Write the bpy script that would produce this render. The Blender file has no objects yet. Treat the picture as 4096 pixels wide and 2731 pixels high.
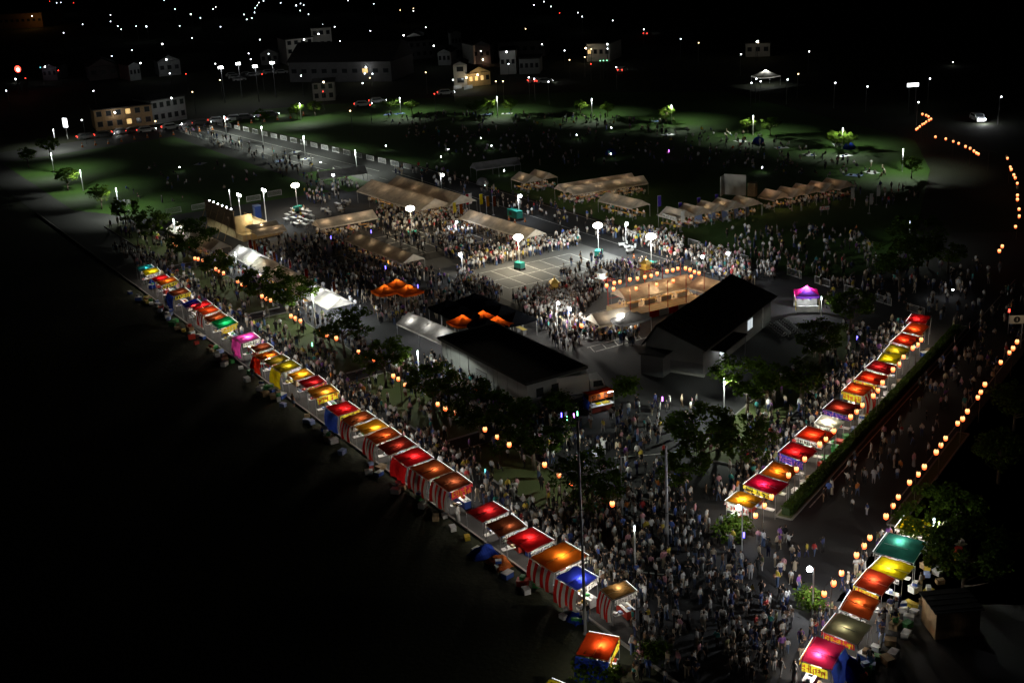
import bpy, bmesh, math, random
import numpy as np
from mathutils import Vector, Matrix
from mathutils.noise import noise as mnoise
rnd = random.Random(11)
nr = np.random.default_rng(5)
scn = bpy.context.scene
COL = scn.collection
# ------------------------------------------------------------------ camera, sky, moonlight, exposure
HC, FP, PIT, ROL = 53.59, 5137.7, 0.3397, -0.0546      # camera height (m), focal length (px of a 4096 px wide frame), pitch down, roll
_cp, _sp, _cr, _sr = math.cos(PIT), math.sin(PIT), math.cos(ROL), math.sin(ROL)
_U0 = Vector((0, _sp, _cp)); _X0 = Vector((1, 0, 0))
CX_ = _cr*_X0 + _sr*_U0; CU_ = -_sr*_X0 + _cr*_U0; CF_ = Vector((0, _cp, -_sp))
cam = bpy.data.cameras.new('camera'); camo = bpy.data.objects.new('camera', cam); COL.objects.link(camo)
m = Matrix((CX_, CU_, -CF_)).transposed().to_4x4(); m.translation = Vector((0, 0, HC)); camo.matrix_world = m
cam.sensor_width = 36; cam.sensor_fit = 'HORIZONTAL'; cam.lens = FP/4096*36; cam.clip_start = 1; cam.clip_end = 6000
scn.camera = camo
w = bpy.data.worlds.new('World'); scn.world = w; w.use_nodes = True
nt = w.node_tree; bgn = nt.nodes['Background']
sky = nt.nodes.new('ShaderNodeTexSky'); sky.sky_type = 'NISHITA'; sky.sun_disc = False
sky.sun_elevation = math.radians(38); sky.sun_rotation = math.radians(200)
nt.links.new(sky.outputs[0], bgn.inputs[0]); bgn.inputs[1].default_value = 0.00007
sun = bpy.data.lights.new('moonlight', 'SUN'); sun.energy = 0.004; sun.angle = math.radians(0.5); sun.color = (.75, .85, 1)
suno = bpy.data.objects.new('moonlight', sun); COL.objects.link(suno)
suno.rotation_euler = (math.radians(52), 0, math.radians(-20))
scn.view_settings.view_transform = 'Standard'; scn.view_settings.look = 'None'; scn.view_settings.exposure = -0.4; scn.view_settings.gamma = 1
scn.render.engine = 'CYCLES'
cy = scn.cycles
cy.use_light_tree = True; cy.use_denoising = True; cy.max_bounces = 3; cy.diffuse_bounces = 1; cy.glossy_bounces = 1
cy.transmission_bounces = 2; cy.transparent_max_bounces = 4; cy.sample_clamp_indirect = 4; cy.sample_clamp_direct = 0
cy.caustics_reflective = False; cy.caustics_refractive = False; cy.use_adaptive_sampling = True; cy.adaptive_threshold = 0.02

# ------------------------------------------------------------------ pixels of the photograph -> places on the ground
def G(px, py, z=0.0):
    d = CF_*FP + CX_*(px-2048) - CU_*(py-1365.5)
    t = (z-HC)/d.z
    return Vector((d.x*t, d.y*t, z))
def cropper(ox, oy, s): return lambda x, y: (ox+x/s, oy+y/s)
S3 = 3.4436
FV = cropper(0, 0, .57422)
r1 = cropper(0, 0, 1.7218); r2 = cropper(1366, 0, 1.7218); r3 = cropper(2732, 0, 1.7229); r4 = cropper(400, 900, 1.7218)
r5 = cropper(1366, 910, 1.7218); r6 = cropper(2732, 910, 1.7229); r7 = cropper(1366, 1820, 1.7211); r8 = cropper(2732, 1820, 1.7214)
cA = cropper(480, 980, S3); cB = cropper(800, 1280, S3); cC = cropper(1260, 1560, S3); cD = cropper(1800, 1940, S3); cE = cropper(2100, 2276, S3)
cR = cropper(3200, 1300, S3); cS = cropper(2800, 1700, S3); cQ = cropper(3100, 2276, S3)
t1 = cropper(600, 680, S3); t2 = cropper(1200, 600, S3); t3 = cropper(1750, 600, S3); t4 = cropper(2350, 600, S3); t5 = cropper(2900, 600, S3); t6 = cropper(2200, 980, S3)
t7 = cropper(2800, 1000, S3); t8 = cropper(1720, 1180, S3); t9 = cropper(900, 100, S3); t10 = cropper(1700, 150, S3)
# the left stall row gives the axes of the whole site: t runs along the row towards the camera, s across it into the plaza
_O = Vector((-54.4, 189.1, 0)); _E = Vector((.5217, -.8533, 0)).normalized(); _N = Vector((.8532, .5215, 0)).normalized()
def R(t, s, z=0.0): return _O + _E*t + _N*s + Vector((0, 0, z))
_O2 = Vector((47.6, 143.6, 0)); _E2 = Vector((-.563, -.826, 0)).normalized(); _N2 = Vector((-.826, .563, 0)).normalized()
def R2(t, s, z=0.0): return _O2 + _E2*t + _N2*s + Vector((0, 0, z))
def ang(v): return math.atan2(v.y, v.x)
def V(*a): return Vector(a)

# ------------------------------------------------------------------ materials
MATS = {}
def nodes(name):
    mt = bpy.data.materials.new(name); mt.use_nodes = True; MATS[name] = mt
    t = mt.node_tree; return mt, t, t.nodes['Principled BSDF']
def noise(t, scale, detail=4, coord='Object'):
    tc = t.nodes.new('ShaderNodeTexCoord'); n = t.nodes.new('ShaderNodeTexNoise'); n.inputs['Scale'].default_value = scale; n.inputs['Detail'].default_value = detail
    t.links.new(tc.outputs[coord], n.inputs['Vector']); return n
def ramp(t, src, stops):
    r = t.nodes.new('ShaderNodeValToRGB'); el = r.color_ramp.elements
    while len(el) < len(stops): el.new(.5)
    for e, (p, c) in zip(el, stops): e.position = p; e.color = (*c, 1)
    t.links.new(src, r.inputs[0]); return r
def plain(name, c, rough=.7, var=.12, scale=3.0, metal=0.0):
    mt, t, b = nodes(name); n = noise(t, scale)
    lo = tuple(x*(1-var) for x in c); hi = tuple(min(1, x*(1+var)) for x in c)
    r = ramp(t, n.outputs[0], [(.3, lo), (.7, hi)]); t.links.new(r.outputs[0], b.inputs['Base Color'])
    b.inputs['Roughness'].default_value = rough; b.inputs['Metallic'].default_value = metal; return mt
def speck(name, stops, scale, rough=.85, scale2=.15, bump=0.3):
    mt, t, b = nodes(name); n = noise(t, scale, 6); n2 = noise(t, scale2, 3)
    mx = t.nodes.new('ShaderNodeMath'); mx.operation = 'MULTIPLY_ADD'; mx.inputs[1].default_value = .55
    sc = t.nodes.new('ShaderNodeMath'); sc.operation = 'MULTIPLY'; sc.inputs[1].default_value = .45
    t.links.new(n2.outputs[0], sc.inputs[0]); t.links.new(n.outputs[0], mx.inputs[0]); t.links.new(sc.outputs[0], mx.inputs[2])
    r = ramp(t, mx.outputs[0], stops); t.links.new(r.outputs[0], b.inputs['Base Color']); b.inputs['Roughness'].default_value = rough
    bp = t.nodes.new('ShaderNodeBump'); bp.inputs['Strength'].default_value = bump; bp.inputs['Distance'].default_value = .05
    t.links.new(n.outputs[0], bp.inputs['Height']); t.links.new(bp.outputs[0], b.inputs['Normal']); return mt
def glow(name, c, strength):
    mt, t, b = nodes(name); b.inputs['Base Color'].default_value = (*c, 1)
    b.inputs['Emission Color'].default_value = (*c, 1); b.inputs['Emission Strength'].default_value = strength; return mt
def fabric(name, c, tr=.5, rough=.8, stripes=None):
    """thin cloth or vinyl: reflects its colour and lets the lamp behind it shine through"""
    mt = bpy.data.materials.new(name); mt.use_nodes = True; MATS[name] = mt; t = mt.node_tree; t.nodes.clear()
    out = t.nodes.new('ShaderNodeOutputMaterial'); mix = t.nodes.new('ShaderNodeMixShader'); mix.inputs[0].default_value = tr
    d = t.nodes.new('ShaderNodeBsdfDiffuse'); l = t.nodes.new('ShaderNodeBsdfTranslucent')
    n = noise(t, 1.3, 5); r = ramp(t, n.outputs[0], [(.3, tuple(x*.8 for x in c)), (.7, tuple(min(1, x*1.15) for x in c))])
    src = r.outputs[0]
    if stripes:
        uv = t.nodes.new('ShaderNodeUVMap'); sp = t.nodes.new('ShaderNodeSeparateXYZ'); t.links.new(uv.outputs[0], sp.inputs[0])
        mu = t.nodes.new('ShaderNodeMath'); mu.operation = 'MULTIPLY'; mu.inputs[1].default_value = stripes[1]
        fr = t.nodes.new('ShaderNodeMath'); fr.operation = 'FRACT'; gt = t.nodes.new('ShaderNodeMath'); gt.operation = 'GREATER_THAN'; gt.inputs[1].default_value = .5
        t.links.new(sp.outputs[0], mu.inputs[0]); t.links.new(mu.outputs[0], fr.inputs[0]); t.links.new(fr.outputs[0], gt.inputs[0])
        mc = t.nodes.new('ShaderNodeMix'); mc.data_type = 'RGBA'; t.links.new(gt.outputs[0], mc.inputs[0])
        t.links.new(src, mc.inputs[6]); mc.inputs[7].default_value = (*stripes[0], 1); src = mc.outputs[2]
    t.links.new(src, d.inputs[0]); t.links.new(src, l.inputs[0]); t.links.new(d.outputs[0], mix.inputs[1]); t.links.new(l.outputs[0], mix.inputs[2])
    t.links.new(mix.outputs[0], out.inputs[0]); return mt
def M(n): return MATS[n]
speck('asphalt', [(.25, (.026, .026, .028)), (.55, (.042, .042, .044)), (.8, (.066, .064, .062))], 9)
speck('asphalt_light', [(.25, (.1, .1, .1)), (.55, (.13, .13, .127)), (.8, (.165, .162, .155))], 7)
speck('grass', [(.25, (.026, .075, .006)), (.55, (.042, .115, .008)), (.8, (.07, .14, .014))], 14, .95, .12, .8)
speck('grass_dry', [(.25, (.06, .08, .02)), (.55, (.09, .115, .035)), (.8, (.13, .14, .05))], 9, .95, .2, .8)
speck('field', [(.25, (.018, .022, .01)), (.55, (.03, .036, .016)), (.8, (.05, .05, .025))], 2.5, .95, .06, 1)
speck('concrete', [(.25, (.22, .215, .2)), (.55, (.29, .28, .26)), (.8, (.36, .35, .33))], 5)
plain('line_paint', (.5, .5, .47), .8, .45, 2.5); plain('steel', (.42, .43, .45), .45, .1, 4, .6); plain('white_metal', (.7, .71, .72), .5)
plain('dark_metal', (.06, .06, .065), .5); plain('wall_grey', (.34, .35, .35), .8, .1, .8); plain('wall_white', (.62, .61, .57), .8, .08, .6)
plain('wall_hall', (.17, .172, .172), .85, .1, .7); plain('wall_dado', (.13, .13, .135), .8, .1, .8)
plain('roof_dark', (.035, .034, .033), .8, .25, 1.5); plain('wood', (.4, .26, .13), .7, .2, 2); plain('plywood', (.56, .42, .22), .7, .15, 1.5); plain('board_brown', (.2, .13, .075), .75, .2, 2)
plain('table_white', (.75, .76, .78), .5, .06); plain('table_orange', (.62, .36, .1), .55, .15); plain('teal_box', (.03, .33, .27), .5)
plain('black', (.015, .015, .016), .6); plain('rubber', (.02, .02, .02), .8); plain('red_plastic', (.55, .05, .03), .5); plain('blue_plastic', (.05, .12, .5), .5); plain('blue_light', (.3, .4, .72), .5)
plain('yellow_plastic', (.65, .5, .05), .5); plain('orange_plastic', (.75, .2, .03), .5); plain('green_plastic', (.06, .35, .1), .5); plain('white_foam', (.78, .8, .82), .7); plain('cardboard', (.4, .29, .17), .85, .2)
plain('bark', (.09, .07, .05), .9, .3, 6); plain('gold', (.75, .5, .12), .35, .1, 5, .5); plain('lacquer', (.22, .03, .02), .35)
plain('hedge_leaf', (.04, .075, .02), .8, .35, 8); plain('glass_dark', (.03, .035, .04), .15, .1)
glow('lamp_white', (.92, .97, 1), 30); glow('edge_glow', (.95, .98, 1), 1.6); glow('lamp_post', (.85, .95, 1), 4); glow('lamp_flood', (.98, 1, .97), 40); glow('lamp_balloon', (1, .93, .78), 22); glow('lamp_far', (.9, .97, 1), 14); glow('lamp_far_warm', (1, .72, .35), 9)
glow('lamp_red', (1, .05, .03), 9); glow('lamp_green', (.25, 1, .45), 6); glow('lamp_amber', (1, .38, .06), 7); glow('lamp_blue', (.16, .12, 1), 9); glow('lamp_cyan', (.2, .85, .9), 3); glow('lamp_violet', (.75, .2, 1), 8)
glow('bulb_warm', (1, .75, .45), 40); glow('bulb_white', (.95, .98, 1), 40); glow('window_warm', (1, .66, .26), 1.1); glow('window_cool', (.85, .95, 1), .9); glow('sign_white', (.95, 1, 1), 5)
# paper lantern: brighter where the bulb sits inside, orange at the rim of the paper
mt, t, b = nodes('lantern_paper'); b.inputs['Base Color'].default_value = (.75, .3, .12, 1)
lw = t.nodes.new('ShaderNodeTexCoord'); sp = t.nodes.new('ShaderNodeSeparateXYZ'); t.links.new(lw.outputs['Object'], sp.inputs[0])
rp = ramp(t, sp.outputs[2], [(.0, (1, .1, .02)), (.22, (1, .16, .035)), (.42, (1, .5, .2)), (1, (1, .3, .08))]); t.links.new(rp.outputs[0], b.inputs['Emission Color']); b.inputs['Emission Strength'].default_value = 3.4
plain('lantern_unlit', (.6, .4, .22), .8)
# leaves: matt and a little translucent
def leaf(name, c):
    mt = bpy.data.materials.new(name); mt.use_nodes = True; MATS[name] = mt; t = mt.node_tree; t.nodes.clear()
    out = t.nodes.new('ShaderNodeOutputMaterial'); mix = t.nodes.new('ShaderNodeMixShader'); mix.inputs[0].default_value = .35
    d = t.nodes.new('ShaderNodeBsdfDiffuse'); l = t.nodes.new('ShaderNodeBsdfTranslucent'); n = noise(t, .9, 3)
    r = ramp(t, n.outputs[0], [(.3, tuple(x*.6 for x in c)), (.7, tuple(x*1.4 for x in c))])
    for s in (d, l): t.links.new(r.outputs[0], s.inputs[0])
    t.links.new(d.outputs[0], mix.inputs[1]); t.links.new(l.outputs[0], mix.inputs[2]); t.links.new(mix.outputs[0], out.inputs[0])
leaf('leaf', (.085, .14, .02)); leaf('leaf_deep', (.06, .105, .018)); plain('petal', (.7, .15, .25), .8)
# people: cloth and skin colours are stored per face
mt, t, b = nodes('clothing'); at = t.nodes.new('ShaderNodeAttribute'); at.attribute_name = 'Col'; t.links.new(at.outputs['Color'], b.inputs['Base Color']); b.inputs['Roughness'].default_value = .85

# ------------------------------------------------------------------ mesh builder
class MB:
    def __init__(s): s.v = []; s.f = []; s.m = []; s.uv = {}
    def add(s, vs, fs, m=0):
        o = len(s.v); s.v += [tuple(x) for x in vs]; s.f += [tuple(i+o for i in f) for f in fs]; s.m += [m]*len(fs); return s
    def quad(s, a, b, c, d, m=0): return s.add((a, b, c, d), [(0, 1, 2, 3)], m)
    def box(s, c, d, rz=0, m=0, tilt=None):
        x, y, z = d[0]/2, d[1]/2, d[2]/2; ca, sa = math.cos(rz), math.sin(rz); vs = []
        for k in range(8):
            p = V(x if k & 1 else -x, y if k & 2 else -y, z if k & 4 else -z)
            if tilt: p = tilt @ p
            vs.append((c[0]+p.x*ca-p.y*sa, c[1]+p.x*sa+p.y*ca, c[2]+p.z))
        return s.add(vs, [(0, 2, 3, 1), (4, 5, 7, 6), (0, 1, 5, 4), (2, 6, 7, 3), (0, 4, 6, 2), (1, 3, 7, 5)], m)
    def bbox(s, lo, hi, m=0): return s.box([(a+b)/2 for a, b in zip(lo, hi)], [b-a for a, b in zip(lo, hi)], 0, m)
    def tube(s, p, q, r, r2=None, n=6, m=0, cap=True):
        p, q = Vector(p), Vector(q); d = (q-p).normalized(); a = d.orthogonal().normalized(); b = d.cross(a); r2 = r if r2 is None else r2
        vs = [p+(a*math.cos(2*math.pi*k/n)+b*math.sin(2*math.pi*k/n))*r for k in range(n)]+[q+(a*math.cos(2*math.pi*k/n)+b*math.sin(2*math.pi*k/n))*r2 for k in range(n)]
        fs = [(k, (k+1) % n, n+(k+1) % n, n+k) for k in range(n)]
        if cap: fs += [tuple(range(n-1, -1, -1)), tuple(range(n, 2*n))]
        return s.add(vs, fs, m)
    def path(s, pts, r, n=5, m=0):
        for a, b in zip(pts, pts[1:]): s.tube(a, b, r, r, n, m)
        return s
    def lathe(s, prof, c=(0, 0, 0), n=10, m=0):
        vs = [(c[0]+r*math.cos(2*math.pi*k/n), c[1]+r*math.sin(2*math.pi*k/n), c[2]+z) for r, z in prof for k in range(n)]; fs = []
        for j in range(len(prof)-1): fs += [(j*n+k, j*n+(k+1) % n, (j+1)*n+(k+1) % n, (j+1)*n+k) for k in range(n)]
        fs += [tuple(range(n-1, -1, -1)), tuple(range((len(prof)-1)*n, len(prof)*n))]
        return s.add(vs, fs, m)
    def ball(s, c, r, nu=10, nv=6, m=0):
        rx, ry, rz = (r, r, r) if not hasattr(r, '__len__') else r
        vs = [(c[0], c[1], c[2]-rz)]; fs = []
        for j in range(1, nv):
            a = -math.pi/2+math.pi*j/nv
            vs += [(c[0]+rx*math.cos(a)*math.cos(2*math.pi*k/nu), c[1]+ry*math.cos(a)*math.sin(2*math.pi*k/nu), c[2]+rz*math.sin(a)) for k in range(nu)]
        vs.append((c[0], c[1], c[2]+rz)); T = len(vs)-1
        for k in range(nu):
            fs.append((0, 1+(k+1) % nu, 1+k)); fs.append((T, T-nu+k, T-nu+(k+1) % nu))
        for j in range(nv-2): fs += [(1+j*nu+k, 1+j*nu+(k+1) % nu, 1+(j+1)*nu+(k+1) % nu, 1+(j+1)*nu+k) for k in range(nu)]
        return s.add(vs, fs, m)
    def sheet(s, a, b, c, d, nu, nv, fn=None, m=0):
        """bilinear cloth a->b (u), a->d (v); fn(u,v) gives an offset"""
        o = len(s.v); a, b, c, d = map(Vector, (a, b, c, d))
        for j in range(nv+1):
            for i in range(nu+1):
                u, v = i/nu, j/nv; p = a*(1-u)*(1-v)+b*u*(1-v)+c*u*v+d*(1-u)*v
                if fn: p = p+fn(u, v)
                s.uv[len(s.v)] = (u, v); s.v.append(tuple(p))
        for j in range(nv):
            for i in range(nu):
                k = o+j*(nu+1)+i; s.f.append((k, k+1, k+nu+2, k+nu+1)); s.m.append(m)
        return s
    def mesh(s, name, mats, smooth=False):
        me = bpy.data.meshes.new(name); me.from_pydata(s.v, [], s.f)
        for x in ([mats] if isinstance(mats, str) else mats): me.materials.append(M(x))
        me.polygons.foreach_set('material_index', s.m)
        if smooth: me.polygons.foreach_set('use_smooth', [True]*len(s.f))
        if s.uv:
            l = me.uv_layers.new(name='UVMap'); li = np.empty(len(me.loops), np.int32); me.loops.foreach_get('vertex_index', li)
            uv = np.zeros((len(s.v), 2), np.float32)
            for k, q in s.uv.items(): uv[k] = q
            l.data.foreach_set('uv', uv[li].ravel())
        me.update(); return me
    def obj(s, name, mats, parent=None, smooth=False): return link(name, s.mesh(name, mats, smooth), parent)
def link(name, data, parent=None, loc=None, rz=0):
    o = bpy.data.objects.new(name, data); COL.objects.link(o); o.parent = parent
    if loc is not None: o.location = loc
    if rz: o.rotation_euler[2] = rz
    return o
def tag(o, label, cat, group=None):
    o['label'] = label; o['category'] = cat
    if group: o['group'] = group
    return o
def thing(name, label, cat, loc=(0, 0, 0), rz=0, group=None):
    o = link(name, None, None, loc, rz); o.empty_display_size = .2; return tag(o, label, cat, group)
def struct(o, kind='structure'): o['kind'] = kind; return o
def lamp(kind, loc, power, color=(1, 1, 1), size=.1, parent=None, spot=None):
    d = bpy.data.lights.new('light', kind); d.energy = power; d.color = color; d.shadow_soft_size = size
    if spot: d.spot_size = math.radians(spot); d.spot_blend = .6
    return link('light', d, parent, loc)
class Proto:
    """parts of a thing built once; every copy is its own object sharing mesh data"""
    def __init__(s, name, cat): s.name = name; s.cat = cat; s.parts = []
    def part(s, name, mb, mats, smooth=False, sub=None): s.parts.append((name, mb.mesh(name, mats, smooth), sub)); return s
    def put(s, label, loc, rz=0, group=None, scale=1, mats=None):
        t = thing(s.name, label, s.cat, loc, rz, group); t.scale = (scale,)*3 if not hasattr(scale, '__len__') else scale
        made = {}
        for n, me, sub in s.parts:
            o = link(n, me, made.get(sub, t)); made.setdefault(n, o)
            if mats and n in mats:
                o.material_slots[0].link = 'OBJECT'; o.material_slots[0].material = M(mats[n])
        return t
FOOT = []     # footprints the crowd keeps out of: (centre, unit axis, half length, half width)
def foot(c, e, a, b): FOOT.append((c.x, c.y, e.x, e.y, a, b))
def poly(name, pts, z, mat, kind='structure'):
    bm = bmesh.new(); bm.faces.new([bm.verts.new((p.x, p.y, z)) for p in pts]); bmesh.ops.triangulate(bm, faces=bm.faces[:])
    me = bpy.data.meshes.new(name); bm.normal_update()
    for f in bm.faces:
        if f.normal.z < 0: f.normal_flip()
    bm.to_mesh(me); bm.free(); me.materials.append(M(mat)); return struct(link(name, me), kind)

# ------------------------------------------------------------------ the ground
gm = MB(); gm.quad((-2600, -200, -.03), (2600, -200, -.03), (2600, 4200, -.03), (-2600, 4200, -.03)); struct(gm.obj('ground', 'field'))
FAR = 71.0
poly('plaza', [R(-135, -3.1), R(150, -3.1), R(150, 40), R2(60, -12.4), R2(-60, -12.4), R2(-46, 20), R(40, FAR), R(-45, FAR-1), R(-135, FAR-14)], 0.0, 'asphalt')
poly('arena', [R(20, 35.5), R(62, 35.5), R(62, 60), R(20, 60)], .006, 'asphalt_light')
poly('lawn', [R(-40, FAR+.3), R(48, FAR+.3), G(3250, 1112), G(3540, 1095), G(3680, 860), G(3720, 680), G(3660, 560), V(60, 338), V(20, 352), V(-30, 356), V(-64, 352), R(-132, FAR-9)], .012, 'grass')
poly('lawn', [R(-120, 3), R(-58, 3), R(-40, 12), R(-36, 46.5), R(-122, 44)], .012, 'grass')
poly('lawn', [R(-33, 49), R(-56, 48.4), R(-56, 55.5), R(-33, 56)], .012, 'grass')
def verge(name, f, t0, t1, s0, s1):
    poly(name, [f(t0, s0), f(t1, s0), f(t1, s1), f(t0, s1)], .1, 'grass_dry')
    k = MB(); h = .14
    for a, b in ((f(t0, s0), f(t1, s0)), (f(t1, s0), f(t1, s1)), (f(t1, s1), f(t0, s1)), (f(t0, s1), f(t0, s0))):
        n = max(1, int((b-a).length/1.0)); e = (b-a)/n
        for i in range(n): k.box(a+e*(i+.5)+V(0, 0, h/2), (e.length-.02, .16, h), ang(e))
    struct(k.obj('kerb', 'concrete'))
for a, b in ((-40, -5), (-2, 27), (30, 57), (60, 82), (85, 104)): verge('verge', R, a, b, 4.0, 9.6)
for a, b in ((-2, 14), (17, 41)): verge('verge', R2, a, b, 4.3, 9.5)
verge('verge', R2, -8, 49, -4.4, -2.95)
verge('verge', R2, 24, 46, -13.0, -11.9)
k = MB()
for i in range(190): k.box(R(-60+i*1.1, -3.1, .07), (1.08, .2, .2), ang(_E))
struct(k.obj('kerb', 'concrete'))
# road on the right
mk = MB()
def stripe(a, b, wd=.12, z=.014):
    e = (b-a).normalized(); n = V(-e.y, e.x, 0)*wd/2; mk.quad(*[V(p.x, p.y, z) for p in (a-n, b-n, b+n, a+n)])
stripe(R2(-30, -4.9), R2(46, -4.9)); stripe(R2(-30, -11.3), R2(40, -11.3))
# parking bays: the arena and the rows around it
def bays(t0, s0, n, wd, rows, ln, z=.014):
    for j in range(rows+1): stripe(R(t0+j*ln, s0), R(t0+j*ln, s0+n*wd), .13, z)
    for i in range(n+1): stripe(R(t0, s0+i*wd), R(t0+rows*ln, s0+i*wd), .13, z)
_a = G(1897.4, 1098.8); _b = G(2279.5, 1014.6); _c = G(2428, 1064)
_eu = (_b-_a)/6; _ev = (_c-_b).normalized()*4.7
for i in range(7): stripe(_a+_eu*i, _a+_eu*i+_ev*2, .14)
for j in range(3): stripe(_a+_ev*j, _b+_ev*j, .14)
bays(8, 22.5, 4, 2.8, 1, 4.7); bays(58, 36, 5, 2.8, 1, 4.7)
_q = G(*t2(1390, 1145))
for i in range(-2, 6): stripe(_q+_N*2.8*i, _q+_N*2.8*i+_E*14, .14)
for j in range(4): stripe(_q-_N*5.6+_E*4.7*j, _q+_N*14+_E*4.7*j, .14)
for s in (64.2, 70.3): stripe(R(-44, s), R(62, s), .15)
for s in (55.8, 62.5): stripe(R(-132, s-8.6), R(-46, s-.3), .15)
for i in range(16): stripe(R(-130+i*6, 51+i*.55), R(-127+i*6, 51.3+i*.55), .13)
stripe(R(112, 1.5), R(117.5, 6.5), .2); stripe(R(106, 12), R(112, 14), .15); stripe(R(96, 16), R(99, 22), .15)
# wheelchair bay symbol beside the hall
_w = G(2360, 1358); _we = _E
pts = [_w+_E*(.75*math.cos(a))+_N*(.75*math.sin(a)) for a in [k*.35 for k in range(15)]]
for p, q in zip(pts, pts[1:]): stripe(p, q, .14)
stripe(pts[0], pts[0]-_E*.4+_N*1.5, .14); stripe(_w-_E*2, _w-_E*2+_N*3, .14); stripe(_w+_E*2.2-_N*2, _w+_E*2.2+_N*6, .14); stripe(_w+_E*4-_N*2, _w+_E*4+_N*6, .14)
for i in range(5): stripe(_w+_E*2.2+_N*(i*1.8-1.6), _w+_E*4+_N*(i*1.8-2.2), .12)
struct(mk.obj('road_markings', 'line_paint'))

# ------------------------------------------------------------------ festival stalls
CLOTH = {'teal': (.02, .3, .32), 'yellow': (.75, .6, .01), 'red': (.62, .012, .015), 'orange': (.62, .13, .01), 'dark brown': (.17, .04, .015), 'blue': (.03, .05, .55), 'orange red': (.7, .06, .01),
         'brown': (.26, .055, .015), 'green': (.01, .42, .12), 'pink': (.9, .08, .5), 'amber': (.75, .3, .015), 'olive': (.2, .14, .012), 'mustard': (.34, .27, .012), 'dark red': (.3, .01, .012),
         'striped amber': (.75, .34, .03), 'rust': (.4, .06, .012), 'maroon': (.22, .02, .012), 'umber': (.12, .03, .012), 'tan': (.3, .17, .06), 'scarlet': (.7, .03, .008), 'crimson': (.6, .008, .05),
         'sea green': (.05, .3, .24), 'rose': (.8, .03, .12), 'khaki': (.3, .3, .17), 'lemon': (.82, .66, .01), 'brick red': (.42, .04, .015), 'cream': (.75, .78, .68)}
for k_, c_ in CLOTH.items(): fabric('cloth '+k_, tuple(x*.5 for x in c_) if k_ not in ('khaki', 'cream') else c_, .88 if k_ not in ('khaki',) else .3, stripes=((.35, .1, .012), 6) if k_ == 'striped amber' else None)
fabric('curtain', (.5, .02, .015), .2, stripes=((.48, .48, .45), 4.0)); fabric('banner_white', (.8, .8, .78), .5); fabric('banner_red', (.62, .05, .06), .45); fabric('banner_yellow', (.8, .65, .05), .45)
fabric('banner_blue', (.1, .06, .5), .45); fabric('tarp_blue', (.03, .07, .45), .3); fabric('tarp_orange', (.6, .17, .05), .3); fabric('vinyl', (.66, .62, .55), .35); fabric('vinyl_orange', (.5, .11, .015), .75); fabric('vinyl_black', (.012, .014, .018), .05)
fabric('vinyl_grey', (.3, .3, .31), .2); fabric('vinyl_purple', (.12, .03, .3), .5); fabric('vinyl_magenta', (.75, .02, .25), .5)
fabric('ink_yellow', (.85, .75, .02), .4); fabric('ink_red', (.7, .04, .03), .4); fabric('ink_dark', (.03, .03, .03), .1); fabric('ink_pink', (.85, .35, .55), .4); fabric('ink_white', (.8, .8, .8), .3)
def marks(mb, o, ex, ey, n, hh, seed):
    """blurred lettering: n characters made of short brush strokes"""
    q = random.Random(seed); L = ex.length; ex = ex.normalized(); ey = ey.normalized(); nz = ex.cross(ey); wd = L/n
    for i in range(n):
        for s in range(5):
            a = o+ex*(wd*(i+.15+.7*q.random()))+ey*(hh*(.1+.8*q.random())); hor = q.random() < .5
            d = ex*wd*(.2+.25*q.random()) if hor else ey*hh*(.2+.3*q.random()); p = (ey if hor else ex)*min(wd, hh)*.075
            mb.quad(a-d-p, a+d-p, a+d+p, a-d+p)
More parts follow.
